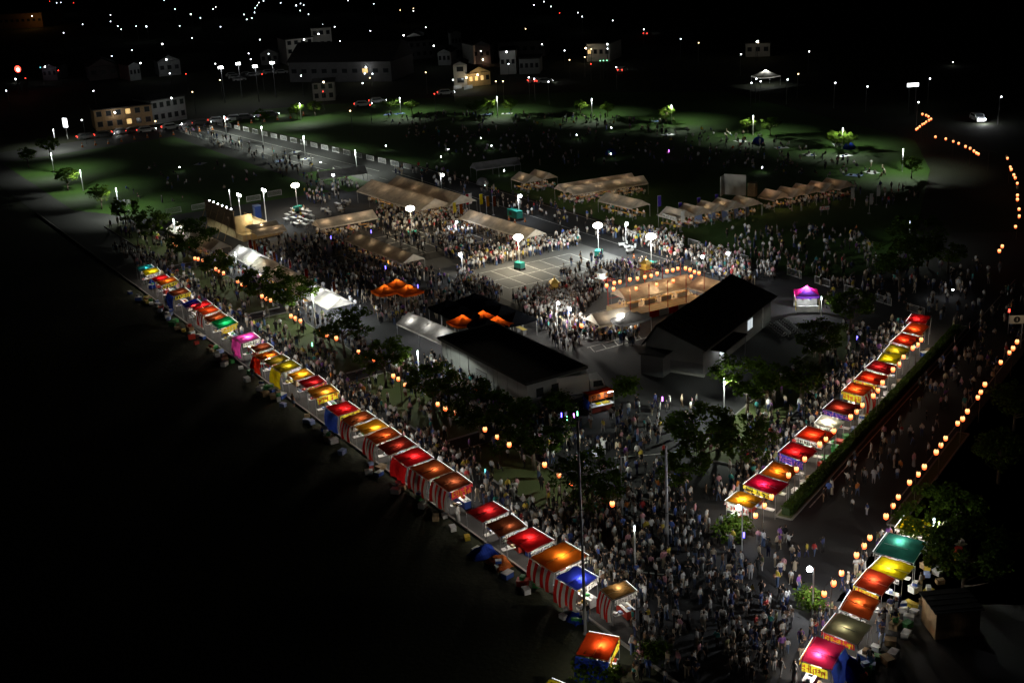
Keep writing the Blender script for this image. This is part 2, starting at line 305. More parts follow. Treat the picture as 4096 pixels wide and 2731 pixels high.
def stall(c, F0, F1, B1, col, label, group, banner=('banner_white', 'ink_dark'), curtain=None, lp=26, lx=0, zf=2.5, zb=2.2, dim=None, fl=.55, cat='stall', lc=(1, .9, .76)):
    a = G(*c(*F0), zf); b = G(*c(*F1), zf); k = G(*c(*B1), zb); e = b-a; w = e.length; e.normalize(); p = V(-e.y, e.x, 0); d = (k-b).dot(p); sg = 1 if d > 0 else -1
    w = max(1.9, min(w, 3.9)); d = max(2.1, min(abs(d), 3.5))
    if dim: w, d = dim
    mid = (a+b)/2; T = thing('festival_stall', label, cat, (mid.x, mid.y, 0), ang(e), group)
    seed = int(abs(mid.x*97+mid.y*31)); q = random.Random(seed); x = w/2; Y = lambda y: y*sg
    z1, z2 = zf+q.uniform(-.12, .14), zb+q.uniform(-.12, .16); ph = q.random()*6
    can = MB().sheet((-x, Y(-.12), z1), (x, Y(-.12), z1), (x, Y(d), z2), (-x, Y(d), z2), 10, 10, lambda u, v: V(.02*math.sin(9*v+ph), 0, -.13*math.sin(math.pi*u)*math.sin(math.pi*v)*(.6+.4*q.random()*.1)+.02*math.sin(13*u+ph)*math.sin(7*v)+.07*mnoise(V(u*3.1, v*3.1, ph*9))+.035*mnoise(V(u*9, v*3, ph*5))-(.05*(1-math.sin(math.pi*u)) if v in (0, 1) else 0)))
    co = can.obj('canopy', 'cloth '+col, T, True)
    for px, py, z in ((-x+.05, .02, z1), (x-.05, .02, z1), (-x+.05, d-.06, z2), (x-.05, d-.06, z2)): MB().tube((px, Y(py), 0), (px, Y(py), z+.02), .025, n=5).obj('post', 'steel', T)
    for A_, B_ in (((-x, Y(0), z1+.01), (x, Y(0), z1+.01)), ((-x, Y(d-.04), z2+.01), (x, Y(d-.04), z2+.01)), ((-x+.03, Y(0), z1-.02), (-x+.03, Y(d), z2-.02)), ((x-.03, Y(0), z1-.02), (x-.03, Y(d), z2-.02)), ((0, Y(0), z1-.04), (0, Y(d), z2-.04))): MB().tube(A_, B_, .02, n=4).obj('rail', 'steel', T)
    # banners: along the front and on the end that faces down the row
    for nm, P0, P1, h in (('front_banner', V(-x+.06, Y(-.16), z1-.04), V(x-.06, Y(-.16), z1-.04), .42), ('side_banner', V(x+.03, Y(.05), z1-.06), V(x+.03, Y(d-.25), z2-.08), fl)):
        bo = MB().sheet(P0, P1, P1-V(0, 0, h), P0-V(0, 0, h), 8, 2, lambda u, v: V(.03*v*math.sin(8*u+ph), .03*v*math.sin(7*u+ph), 0)).obj(nm, banner[0], T)
        mk_ = MB(); o_ = (V(.035, 0, 0) if nm[0] == 's' else V(0, Y(-.035), 0)); marks(mk_, P0+o_-V(0, 0, h*.95), P1-P0, V(0, 0, 1), 7 if nm[0] == 's' and banner[0] == 'banner_white' else 5, h*.85, seed+h*9)
        struct(mk_.obj('lettering', banner[1], bo), 'stuff')
    cm = MB(); cm.bbox((-x+.12, min(Y(.1), Y(.75)), .05), (x-.12, max(Y(.1), Y(.75)), .78)); ct = cm.obj('counter', q.choice(['red_plastic', 'white_foam', 'wood', 'blue_plastic']), T)
    MB().bbox((-x+.06, min(Y(.02), Y(.82)), .78), (x-.06, max(Y(.02), Y(.82)), .82)).obj('counter_top', 'table_white', T)
    MB().bbox((x-.62, min(Y(1.0), Y(d-.3)), .68), (x-.1, max(Y(1.0), Y(d-.3)), .72)).obj('side_table', 'table_white', T)
    for i in range(7):
        gx, gy = ((-x+.3+(w-.6)*i/4), .42) if i < 5 else (x-.36, 1.2+.45*(i-5)); gz = .82 if i < 5 else .72; h = .08+.16*q.random()
        MB().box((gx, Y(gy), gz+h/2), (.28+.1*q.random(), .26, h), q.random()*.4).obj('tray', q.choice(['white_foam', 'red_plastic', 'yellow_plastic', 'cardboard', 'white_foam', 'green_plastic', 'steel', 'blue_light']), T)
    if curtain:
        cw = MB().sheet((-x, Y(d-.02), z2-.1), (x, Y(d-.02), z2-.1), (x, Y(d+.2), .25), (-x, Y(d+.3), .25), 14, 5, lambda u, v: V(0, Y(.12*v*math.sin(14*u+ph)+.15*math.sin(math.pi*v)), .08*v*math.sin(5*u+ph)))
        cw.obj('back_curtain', curtain, T)
    ly = Y(d*.42); lx = lx*w; zl = (z1+z2)/2-.36
    bl = MB(); bl.ball((lx, ly, zl), .06, 8, 5); bu = bl.obj('bulb', 'bulb_warm' if lc[2] < .8 else 'bulb_white', T); MB().tube((lx, ly, zl+.06), (lx, ly, zl+.24), .03, .04, 6).obj('lamp_socket', 'black', T)
    lamp('POINT', (lx, ly-Y(.11), zl+.02), lp*5.6, lc, .05, T)
    sl_ = lamp('SPOT', (-lx, Y(-.1), z1-.5), 44, (.92, .96, 1), .05, T, 120); sl_.rotation_euler = (-sg*math.radians(34), 0, 0)
    MB().tube((-x+.1, Y(-.19), z1-.02), (x-.1, Y(-.19), z1-.02), .022, n=5).obj('glow_tube', 'edge_glow', T)  # added glowing strip that draws the bright line of the canopy's front edge
    c0 = mid+p*sg*(d/2); foot(c0, e, w/2+.1, d/2+.15)
    return T
W_, B_ = ('banner_white', 'ink_dark'), ('banner_red', 'ink_yellow')
rowL = [(cA, (405, 255), (455, 300), (250, 345), 'teal', W_, None, 16, 0), (cA, (490, 305), (545, 370), (350, 415), 'yellow', W_, None, 30, 0), (cA, (615, 405), (675, 455), (480, 520), 'red', W_, None, 22, 0),
 (cA, (720, 440), (790, 495), (590, 590), 'orange', ('banner_yellow', 'ink_dark'), None, 26, -.1), (cA, (875, 575), (960, 640), (740, 720), 'dark brown', ('banner_yellow', 'ink_dark'), 'tarp_blue', 22, 0), (cA, (1040, 745), (1110, 800), (940, 860), 'blue', W_, None, 26, .2),
 (cA, (1180, 757), (1260, 815), (1060, 905), 'red', W_, None, 22, .1), (cA, (1270, 815), (1365, 890), (1170, 985), 'orange red', ('banner_white', 'ink_red'), 'curtain', 34, 0), (cA, (1380, 920), (1475, 985), (1255, 1080), 'brown', W_, None, 24, 0), (cA, (1490, 985), (1610, 1080), (1375, 1170), 'green', ('banner_yellow', 'ink_white'), None, 34, .05),
 (cA, (1805, 1190), (1920, 1280), (1695, 1395), 'pink', W_, 'cloth pink', 60, -.1), (cB, (900, 305), (1000, 375), (790, 450), 'dark brown', W_, None, 18, -.1), (cB, (1005, 400), (1090, 465), (860, 580), 'orange', ('banner_white', 'ink_red'), 'cloth scarlet', 26, .1), (cB, (1115, 465), (1225, 530), (1020, 660), 'olive', W_, None, 16, 0),
 (cB, (1245, 540), (1380, 630), (1155, 760), 'mustard', W_, 'cloth yellow', 22, 0), (cB, (1440, 655), (1560, 745), (1355, 875), 'amber', W_, None, 34, -.05), (cB, (1605, 755), (1725, 850), (1495, 975), 'dark red', ('banner_red', 'ink_yellow'), None, 22, .05), (cB, (1775, 875), (1895, 975), (1610, 1110), 'striped amber', ('banner_yellow', 'ink_red'), None, 30, .15),
 (cB, (2015, 1105), (2190, 1225), (1945, 1375), 'red', ('banner_yellow', 'ink_dark'), 'tarp_blue', 34, 0), (cC, (680, 270), (820, 365), (540, 530), 'brown', W_, 'curtain', 22, .05), (cC, (850, 390), (1000, 500), (710, 640), 'amber', W_, None, 26, .15), (cC, (1020, 505), (1175, 620), (900, 800), 'rust', W_, 'curtain', 22, 0),
 (cC, (1205, 620), (1385, 750), (1105, 965), 'maroon', W_, None, 16, 0), (cC, (1410, 770), (1620, 920), (1320, 1105), 'red', W_, 'cloth red', 26, -.05), (cC, (1650, 935), (1900, 1105), (1590, 1285), 'brown', W_, 'curtain', 24, 0), (cC, (1920, 1120), (2150, 1290), (1860, 1445), 'umber', B_, 'curtain', 30, 0),
 (cD, (560, 200), (800, 345), (490, 545), 'dark red', W_, None, 30, -.08), (cD, (840, 390), (1045, 560), (720, 745), 'umber', W_, None, 16, .05), (cD, (1105, 560), (1420, 745), (1105, 950), 'red', W_, None, 26, -.12), (cD, (1555, 755), (1900, 960), (1530, 1265), 'orange', W_, 'curtain', 40, -.02),
 (cE, (700, -40), (1000, 130), (900, 330), 'blue', W_, 'curtain', 30, .1), (cE, (1360, 145), (1520, 285), (1210, 450), 'tan', W_, 'curtain', 14, -.2)]
def between(cols, i, tail):
    p = cols[i-1] if i else 'street end'; n = cols[i+1] if i+1 < len(cols) else 'street end'
    return f'{cols[i]} stall between {p} and {n} stalls {tail}'
cl = [r[4] for r in rowL]
for i, r in enumerate(rowL): stall(*r[:5], between(cl, i, 'beside the dark field'), 'festival stalls beside the dark field', r[5], r[6], r[7], r[8], fl=.75 if i in (9, 17, 25) else .5)
stall(cE, (940, 885), (1215, 935), (930, 1225), 'orange red', 'orange red stall standing alone at the foot of the tall bare pole', 'festival stalls beside the dark field', ('banner_yellow', 'ink_red'), 'tarp_blue', 34, .1, dim=(2.5, 2.5))
stall(cE, (420, 1530), (640, 1620), (300, 1760), 'yellow', 'yellow stall behind the dark shrub at the street corner', 'festival stalls beside the dark field', W_, None, 14, 0, dim=(2.4, 2.3))
rowR = [(cR, (1560, -170), (1480, -60), (1720, 20), 'red', B_, None, 26, 0), (cR, (1545, -40), (1415, 90), (1650, 170), 'orange red', W_, None, 34, 0), (cR, (1410, 105), (1265, 230), (1530, 300), 'scarlet', ('banner_white', 'ink_red'), None, 34, 0), (cR, (1260, 255), (1170, 360), (1420, 420), 'mustard', W_, None, 34, 0), (cR, (1155, 365), (1075, 480), (1280, 560), 'yellow', W_, None, 22, 0),
 (cR, (1045, 490), (905, 605), (1180, 730), 'dark red', W_, None, 26, 0), (cR, (885, 630), (760, 755), (1100, 850), 'scarlet', ('banner_yellow', 'ink_red'), None, 34, 0), (cR, (730, 785), (590, 915), (870, 1010), 'orange red', ('banner_yellow', 'ink_red'), 'curtain', 44, 0), (cR, (490, 1010), (330, 1150), (680, 1290), 'maroon', ('banner_blue', 'ink_pink'), None, 30, 0),
 (cR, (330, 1240), (215, 1365), (470, 1440), 'cream', W_, None, 34, 0), (cS, (1500, 0), (1320, 150), (1740, 250), 'scarlet', W_, None, 40, 0), (cS, (1270, 230), (1090, 385), (1410, 545), 'red', ('banner_blue', 'ink_pink'), None, 34, .05), (cS, (1030, 475), (840, 655), (1150, 830), 'orange', W_, None, 36, 0), (cS, (805, 685), (610, 840), (1000, 1030), 'crimson', ('banner_yellow', 'ink_dark'), None, 36, 0), (cS, (540, 890), (360, 1030), (700, 1180), 'amber', ('banner_white', 'ink_red'), None, 40, 0)]
cl = [r[4] for r in rowR]
for i, r in enumerate(rowR): stall(*r[:5], between(cl, i, 'before the hedge'), 'festival stalls before the hedge', r[5], r[6], r[7], r[8], fl=.75 if i in (7, 11, 14) else .45, lc=(1, .86, .66))
rowQ = [(r8, (1540, 405), (1470, 495), (1670, 590), 'yellow', W_, None, 34, .1), (r8, (1420, 530), (1320, 670), (1580, 770), 'sea green', W_, None, 30, -.25), (r8, (1380, 685), (1285, 775), (1490, 890), 'lemon', W_, None, 60, 0), (r8, (1285, 780), (1185, 900), (1340, 1000), 'brick red', ('banner_yellow', 'ink_red'), None, 32, -.1),
 (r8, (1170, 920), (1085, 1060), (1240, 1115), 'rust', W_, None, 32, -.1), (r8, (1070, 1080), (965, 1210), (1190, 1325), 'khaki', B_, None, 16, 0), (r8, (915, 1245), (815, 1410), (1010, 1510), 'rose', ('banner_yellow', 'ink_red'), 'tarp_blue', 60, .05)]
cl = [r[4] for r in rowQ]
for i, r in enumerate(rowQ): stall(*r[:5], between(cl, i, 'across the road'), 'festival stalls across the road', r[5], r[6], r[7], r[8], fl=.7 if i == 6 else .45)

# fried noodle stall at the corner of the flat building
_y0 = G(2404, 1640); T = thing('noodle_stall', 'orange fried noodle stall with big lettered banner beside the white truck', 'stall', _y0, ang(_N)-.12)
fabric('banner_orange', (.62, .13, .02), .4)
MB().bbox((-1.5, -.5, .05), (1.5, .5, .8)).obj('counter', 'lacquer', T); MB().bbox((-1.6, -.6, .8), (1.6, .6, .85)).obj('counter_top', 'table_white', T)
for x_ in (-1.6, 1.6):
    for y_ in (-.5, 1.6): MB().tube((x_, y_, 0), (x_, y_, 2.3), .03).obj('post', 'steel', T)
bo = MB().sheet((-1.7, -.1, 2.35), (1.75, -.1, 2.35), (1.75, .02, 1.45), (-1.7, .02, 1.45), 8, 2).obj('banner', 'banner_orange', T)
fc = bpy.data.curves.new('lettering', 'FONT'); fc.body = 'やきそば'; fc.size = .78; fc.align_x = 'CENTER'; fc.align_y = 'CENTER'; fc.offset = .012
fo = bpy.data.objects.new('lettering', fc); COL.objects.link(fo); bpy.context.view_layer.update()
me = bpy.data.meshes.new_from_object(fo.evaluated_get(bpy.context.evaluated_depsgraph_get())); COL.objects.unlink(fo); bpy.data.objects.remove(fo)
me.materials.clear(); me.materials.append(M('ink_dark')); lo = link('lettering', me, bo); lo.matrix_local = Matrix.Translation((.1, -.16, 1.9)) @ Matrix.Rotation(math.radians(90), 4, 'X')
MB().sheet((-1.75, -.1, 2.4), (1.8, -.1, 2.4), (1.8, 1.7, 2.2), (-1.75, 1.7, 2.2), 6, 5, lambda u, v: V(0, 0, -.1*math.sin(math.pi*u))).obj('canopy', 'cloth orange red', T, True)
MB().box((.7, 0, .93), (.9, .6, .16), .1).obj('noodle_tray', 'yellow_plastic', T); MB().box((-.3, .1, .92), (.6, .5, .12), .1).obj('noodle_tray', 'ink_yellow', T); MB().box((-1.0, 0, .98), (.4, .35, .26)).obj('box', 'white_foam', T)
MB().sheet((-1.75, -.4, 1.6), (-1.75, 1.4, 1.9), (-1.85, 1.2, .4), (-1.8, -.3, .4), 4, 4).obj('side_curtain', 'tarp_blue', T)
MB().tube((.9, -.3, 2.28), (1.6, -.3, 2.28), .035, n=6).obj('glow_tube', 'bulb_white', T); lamp('POINT', (.2, -.5, 2.05), 70, (.95, .98, 1), .1, T); T.scale = (.87,)*3; foot(_y0, V(math.cos(ang(_N)), math.sin(ang(_N)), 0), 1.8, 1.3)
# game stall with the purple and magenta popup roof
def popup(name, label, loc, rz, wd, dp, mats, ze=2.3, za=3.25, light=None, group=None, cat='tent'):
    T = thing(name, label, cat, loc, rz, group); a, b = wd/2, dp/2; ap = V(0, 0, za); C = [V(-a, -b, ze), V(a, -b, ze), V(a, b, ze), V(-a, b, ze)]
    for i in range(4):
        p, q = C[i], C[(i+1) % 4]; mat = mats[i % len(mats)]
        m_ = MB(); n = 5
        for j in range(n):
            u0, u1 = j/n, (j+1)/n; f = lambda u, s: p*(1-u)*s+q*u*s+ap*(1-s)-V(0, 0, .22*math.sin(math.pi*s)*.6+.1*s*math.sin(math.pi*u))
            for k in range(4): s0, s1 = k/4, (k+1)/4; m_.quad(f(u0, s0), f(u0, s1), f(u1, s1), f(u1, s0))
        m_.obj('roof_panel', mat, T, True)
        MB().sheet(p, q, q-V(0, 0, .3), p-V(0, 0, .3), 5, 1, lambda u, v: V(0, 0, -.1*math.sin(math.pi*u))).obj('valance', mat, T)
        MB().tube((p.x*.97, p.y*.97, 0), (p.x*.97, p.y*.97, ze), .03, n=5).obj('leg', 'white_metal', T)
    if light:
        MB().ball((.08, 0, za-.55), .06, 8, 5).obj('bulb', 'bulb_warm', T); lamp('POINT', (-.06, .06, za-.56), *light, .06, T)
    return T
_p = G(*r6(850, 565)); _pp = popup('game_stall', 'purple and magenta popup stall glowing white beside the road', _p, ang(_E)+.9, 3, 3, ['vinyl_purple', 'vinyl_magenta'], light=(700, (.95, .98, 1)))
MB().bbox((-1.4, -1.45, .1), (1.4, -1.1, .9)).obj('counter', 'ink_white', _pp); MB().bbox((-1.45, 1.1, .2), (1.45, 1.15, 2.0)).obj('prize_wall', 'banner_white', _pp)
for x_ in (-1.48, 1.48): MB().sheet((x_, -1.5, 2.1), (x_, -.9, 2.1), (x_, -.9, .3), (x_, -1.5, .3), 2, 4).obj('side_curtain', 'banner_yellow', _pp)
for i in range(6): MB().box((-1.2+i*.45, 1.0, 1.2+.3*(i % 2)), (.3, .15, .3), .2*i).obj('prize', rnd.choice(['red_plastic', 'blue_plastic', 'yellow_plastic', 'ink_pink']), _pp)
foot(_p, _E, 1.7, 1.7)
AO = ang(_E)
for px, lab in (((310, 470), 'orange popup tent nearer the long white awning tents'), ((395, 430), 'orange popup tent in the middle of the lit trio'), ((475, 470), 'orange popup tent facing the arena crowd')):
    popup('popup_tent', lab, G(*r5(px[0], px[1]+75)), AO, 3, 3, ['vinyl_orange'], light=(55, (1, .72, .4)), group='orange popup tents')
for px, lab in (((840, 690), 'orange popup tent glowing behind the flat building, nearest the striped awning'), ((985, 660), 'orange popup tent peaking above the flat roof edge'), ((1080, 700), 'orange popup tent beside the yellow table top')):
    popup('popup_tent', lab, G(*r5(px[0], px[1]+75)), AO, 3, 3, ['vinyl_orange'], light=(60, (1, .55, .25)), group='orange popup tents')
for i in range(4):
    for j in range(2):
        popup('dark_tent', f'unlit black popup tent, {["first","second","third","fourth"][i]} along the {["arena side","building side"][j]} of the dark cluster', R(48.5+i*3.4, 24.5+(1-j)*4.2), AO, 3.3, 4.0, ['vinyl_black'], ze=2.2, za=3.2, group='unlit black tents')
popup('popup_tent', 'dark grey popup tent pressed against the gabled hall', G(2520, 1345), AO+math.pi/2, 4.6, 3.0, ['vinyl_grey'], ze=2.4, za=3.3, group='grey tents by the hall')
popup('popup_tent', 'small white canopy tent lit by lamps far across the lawn', G(*r3(570, 590)), .4, 6, 5, ['vinyl'], ze=2.6, za=4.2, light=(500, (.95, 1, 1)))

# ------------------------------------------------------------------ white ridge tents
def ridge_tent(label, A_, B_, half, zr=3.2, ze=2.1, lights=0, power=45, color=(1, .68, .4), mat='vinyl', group='white ridge tents', tables=0, lampat=0.0, gables=True):
    e = B_-A_; L = e.length; e.normalize(); mid = (A_+B_)/2; T = thing('ridge_tent', label, 'tent', (mid.x, mid.y, 0), ang(e), group)
    nb = max(1, round(L/4.6)); bw = L/nb; q = random.Random(int(mid.x*13+mid.y*7))
    for i in range(nb):
        x0 = -L/2+i*bw; x1 = x0+bw-.025
        for sd in (-1, 1):
            MB().sheet((x0, 0, zr), (x1, 0, zr), (x1, sd*half, ze), (x0, sd*half, ze), 6, 5, lambda u, v: V(0, 0, -.1*math.sin(math.pi*u)*math.sin(math.pi*v)-.04*math.sin(math.pi*v)+.012*math.sin(17*v+9*u))).obj('roof_panel', mat, T, True)
            MB().sheet((x0, sd*half, ze), (x1, sd*half, ze), (x1, sd*(half+.01), ze-.22), (x0, sd*(half+.01), ze-.22), 4, 1, lambda u, v: V(0, .02*math.sin(9*u), 0)).obj('valance', mat, T)
    if gables:
        for sx in (-1, 1):
            g_ = MB(); g_.add([(sx*(L/2+.012), -half, ze), (sx*(L/2+.012), half, ze), (sx*(L/2+.012), 0, zr)], [(0, 1, 2)] if sx > 0 else [(1, 0, 2)]); g_.obj('gable_panel', mat, T)
    for i in range(nb+1):
        x = -L/2+.06+i*(L-.12)/nb
        for sd in (-1, 1): MB().tube((x, sd*(half-.05), 0), (x, sd*(half-.05), ze), .03, n=5).obj('post', 'steel', T)
        MB().path([(x, -half+.05, ze-.03), (x, 0, zr-.05), (x, half-.05, ze-.03)], .02, 4).obj('rafter', 'steel', T)
    MB().tube((-L/2, 0, zr-.06), (L/2, 0, zr-.06), .02, n=4).obj('ridge_pole', 'steel', T)
    for k in range(lights):
        x = -L/2+L*(k+.5)/lights+q.uniform(-.4, .4); y = q.uniform(-.3, .3)*half
        MB().ball((x, y, ze+.25), .06, 8, 5).obj('bulb', 'bulb_warm', T); lamp('POINT', (x, y, ze+.1), power, color, .08, T)
    return T, e, L
def rt(label, c, a, b, half, zr=3.2, c2=None, **k): return ridge_tent(label, G(*c(*a), zr), G(*(c2 or c)(*b), zr), half, zr, **k)
TT = []
TT.append(rt('short white ridge tent behind trees beside the stage backdrop', t1, (350, 700), (960, 990), 1.8, lights=2, power=60))
for i, nm in enumerate(['first', 'second', 'third', 'last']):
    a = R(1.5+i*9.3, 13.9, 3.2); TT.append(ridge_tent(f'white awning tent along the tree verge, {nm} of four from the stage', a, a+_E*9.1, 1.9, lights=2, power=[700, 60, 40, 900][i], color=[(.9, .96, 1), (1, .7, .42), (1, .7, .42), (.92, .97, 1)][i], group='awning tents along the tree verge'))
TT.append(rt('white ridge tent standing between the bare tables and the dark crowd', t2, (210, 965), (1000, 820), 1.9, lights=3, power=60))
TT.append(rt('long white ridge tent in the middle of the dark crowd', t2, (760, 1120), (1560, 1430), 1.9, lights=4, power=26))
TT.append(rt('largest white ridge tent above the packed dining tables', t2, (985, 405), (1860, 670), 3.3, 3.9, ze=2.3, lights=5, power=75))
TT.append(rt('long brownish ridge tent close behind the largest tent', t2, (1340, 350), (2230, 615), 3.0, 3.9, ze=2.3, lights=4, power=40))
TT.append(rt('grey unlit ridge tent on the bright grass by the road', t2, (240, 300), (890, 215), 1.6, mat='vinyl_grey', lights=0))
TT.append(rt('white ridge tent behind the row of tall coloured banners', t3, (440, 820), (1355, 1090), 2.0, lights=5, power=60))
TT.append(rt('grey unlit ridge tent far out on the dark lawn', t3, (485, 180), (1100, 95), 1.6, mat='vinyl_grey'))
TT.append(rt('small white tent nearer the road of a pair on the lawn', t3, (1125, 295), (1330, 355), 1.9, lights=1, power=40, group='dining tents on the lawn'))
TT.append(rt('small white tent further back of a pair on the lawn', t3, (1340, 265), (1540, 315), 1.9, lights=1, power=40, group='dining tents on the lawn'))
TT.append(rt('long rear ridge tent of the double dining tents on the lawn', t3, (1665, 470), (610, 315), 1.8, c2=t4, lights=4, power=34, group='dining tents on the lawn'))
TT.append(rt('long front ridge tent of the double dining tents on the lawn', t3, (1810, 505), (770, 350), 1.8, c2=t4, lights=4, power=40, group='dining tents on the lawn'))
TT.append(rt('white ridge tent with two bare bulbs on the lawn edge', t4, (260, 580), (740, 690), 2.0, lights=2, power=46, group='dining tents on the lawn'))
for c, a, b, nm in ((t4, (1090, 775), (1360, 835), 'first, carrying the long white sign board'), (t4, (1330, 730), (1600, 790), 'second'), (t4, (1570, 690), (1830, 750), 'third'), (t4, (1790, 650), (2060, 715), 'fourth'), (t5, (160, 620), (400, 675), 'fifth')):
    TT.append(rt('tent of the stepped row with blue posters, '+nm, c, a, b, 1.95, lights=1, power=30, group='stepped tents with blue posters'))
for (a, b), nm in zip((((555, 530), (790, 575)), ((765, 495), (1030, 540)), ((975, 455), (1240, 500)), ((1185, 420), (1470, 465)), ((1395, 380), (1690, 430))), ('first', 'second', 'third', 'fourth', 'last')):
    TT.append(rt(f'tent of the stepped row beyond the white screen wall, {nm} of five', t5, a, b, 1.9, lights=1, power=[50, 30, 20, 20, 14][('first', 'second', 'third', 'fourth', 'last').index(nm)], color=(1, .55, .28), group='stepped tents beyond the screen'))
TT.append(rt('ridge tent over the lantern stage beside the gabled hall', t6, (940, 600), (1890, 395), 1.95, lights=4, power=85, color=(1, .62, .3)))
TT.append(rt('peach ridge tent behind the gabled hall roof', t6, (2050, 415), (2420, 520), 2.3, lights=2, power=90, color=(1, .62, .32)))
TT.append(rt('tan ridge tent between the lantern stage and the grey popup', t6, (575, 950), (1075, 845), 1.8, lights=2, power=26))
TT.append(rt('white ridge tent touching the flat building, stall light beneath', r5, (460, 580), (775, 715), 1.9, lights=3, power=130, color=(.95, .98, 1)))
TT.append(rt('brown awning over the stage front, upper of two', t1, (1340, 765), (1735, 690), 1.2, 3.4, ze=2.9, lights=1, power=30, group='stage awnings'))
TT.append(rt('brown awning over the stage front, lower of two', t1, (1420, 820), (1830, 745), 1.5, 3.0, ze=2.3, lights=2, power=40, group='stage awnings'))
for T, e, L in TT:
    pass
# dining tables under and beside the tents
tb = Proto('dining_table', 'table').part('tabletop', MB().bbox((-.9, -.25, .68), (.9, .25, .72)), 'table_orange')
for x_ in (-.7, .7): tb.part('leg', MB().bbox((x_-.02, -.2, 0), (x_+.02, .2, .68)), 'steel')
tw = Proto('folding_table', 'table').part('tabletop', MB().bbox((-.9, -.3, .68), (.9, .3, .72)), 'table_white')
for x_ in (-.7, .7): tw.part('leg', MB().bbox((x_-.02, -.25, 0), (x_+.02, .25, .68)), 'steel')
TABLES = []
SEATS = []
for T, e, L in TT:
    lab = T['label']; 
    if any(k in lab for k in ('stage front', 'grey unlit', 'verge, last', 'verge, first', 'touching', 'coloured banners')): continue
    n = max(1, int(L/2.2)); hw = 1.0
    for i in range(n):
        for sd in (-1, 1):
            p = Vector(T.location)+e*(-L/2+(i+.5)*L/n)+V(-e.y, e.x, 0)*sd*hw
            tb.put('orange topped dining table in the '+' '.join(lab.split()[:7]).rstrip(',')+' shade', p, ang(e), 'orange dining tables under the tents')
            SEATS += [(p, ang(e), .62)]
i = 0
for (x_, y_) in ((1980, 570), (2090, 560), (1960, 620), (2130, 590), (2140, 640), (1980, 690), (2080, 690), (2070, 740), (2160, 720), (2010, 770), (2130, 780), (1900, 650), (2230, 660), (2190, 600), (2250, 740), (1880, 710)):
    p = G(*t1(x_, y_+14)); tw.put('bare white folding table standing in rows on the asphalt by the stage', p, ang(_E), 'white folding tables by the stage'); SEATS.append((p, ang(_E), .25))
for (x_, y_) in ((520, 770), (560, 840), (390, 880), (340, 850), (640, 740)):
    p = G(*t2(x_, y_+14)); tw.put('bare white folding table standing in rows on the asphalt by the stage', p, ang(_E), 'white folding tables by the stage'); SEATS.append((p, ang(_E), .25))
tag_ = G(*t8(1265, 530)); tw.put('yellow topped table at the back corner of the flat building', tag_, ang(_E), None, 1, {'tabletop': 'yellow_plastic'})

# ------------------------------------------------------------------ flat roofed building
A_, B_, C_ = G(1760.9, 1348.5, 3.5), G(2106.5, 1528.5, 3.5), G(2318.5, 1461.7, 3.5)
e = (B_-A_); L = e.length; e.normalize(); n = V(-e.y, e.x, 0); W = (C_-B_).dot(n)
T = thing('flat_building', 'long grey flat roofed building with blank walls in the crowd', 'building', V(A_.x, A_.y, 0), ang(e))
def wallbox(lo, hi, nm, mat): return MB().bbox(lo, hi).obj(nm, mat, T)
wallbox((.1, .1, .25), (L-.1, W-.1, 3.2), 'wall', 'wall_grey'); wallbox((0, 0, 0), (L, W, .25), 'plinth', 'concrete')
rf = MB(); rf.bbox((-.25, -.25, 3.2), (L+.25, W+.6, 3.36)); ro = rf.obj('roof', 'roof_dark', T)
for lo, hi in (((-.25, -.25, 3.36), (L+.25, -.1, 3.55)), ((-.25, W+.45, 3.36), (L+.25, W+.6, 3.55)), ((-.25, -.1, 3.36), (-.1, W+.45, 3.55)), ((L+.1, -.1, 3.36), (L+.25, W+.45, 3.55))): MB().bbox(lo, hi).obj('parapet', 'roof_dark', ro)
for x_ in (1.2, L*.33, L*.62): wallbox((x_, .02, .3), (x_+.09, .09, 3.15), 'downpipe', 'wall_grey')
for i in range(9): wallbox((i*L/9+.05, .085, .3), (i*L/9+.08, .1, 3.1), 'panel_joint', 'wall_dado')
wallbox((L*.42, .05, .9), (L*.42+2.4, .1, 1.9), 'louvre', 'wall_dado')
for i in range(4): wallbox((L*.42+.05, .035, 1.0+i*.22), (L*.42+2.35, .05, 1.08+i*.22), 'slat', 'steel')
for i in range(3): wallbox((L-.06, 1.2+i*2, 1.4), (L-.02, 2.1+i*2, 2.4), 'window', 'glass_dark')
foot(A_+e*L/2+n*W/2, e, L/2+.3, W/2+.4); B1E, B1N, B1L, B1W, B1A = e, n, L, W, V(A_.x, A_.y, 0)
# ------------------------------------------------------------------ gabled hall
FR, BR = G(2812, 1506), G(3083, 1289); e = (BR-FR); L = e.length; e.normalize(); n = V(-e.y, e.x, 0)
h, hl, hr = 3.5, 3.1, 5.4; W = max(6.5, (G(2556, 1491)-FR).dot(n)); rg = G(2612, 1315, hr); Yr = min(max((rg-FR).dot(n), W*.45), W-1.0); print('HALL', W, Yr, L)
T = thing('gabled_hall', 'large hall with pale gable wall and wide black roof beside the arena', 'building', FR, ang(e))
wl = MB(); wl.add([(0, 0, 1.5), (0, W, 1.5), (0, W, hl), (0, Yr, hr), (0, 0, h)], [(0, 4, 3, 2, 1)]); wl.add([(L, 0, 0), (L, W, 0), (L, W, hl), (L, Yr, hr), (L, 0, h)], [(0, 1, 2, 3, 4)])
wl.quad((0, 0, 0), (L, 0, 0), (L, 0, h), (0, 0, h)); wl.quad((L, W, 0), (0, W, 0), (0, W, hl), (L, W, hl)); wl.obj('wall', 'wall_hall', T)
MB().bbox((-.03, -.03, .3), (.06, W, 1.5)).obj('dado', 'wall_dado', T); MB().bbox((-.25, -.2, 0), (.1, W+.2, .3)).obj('plinth', 'concrete', T)
rf = MB()
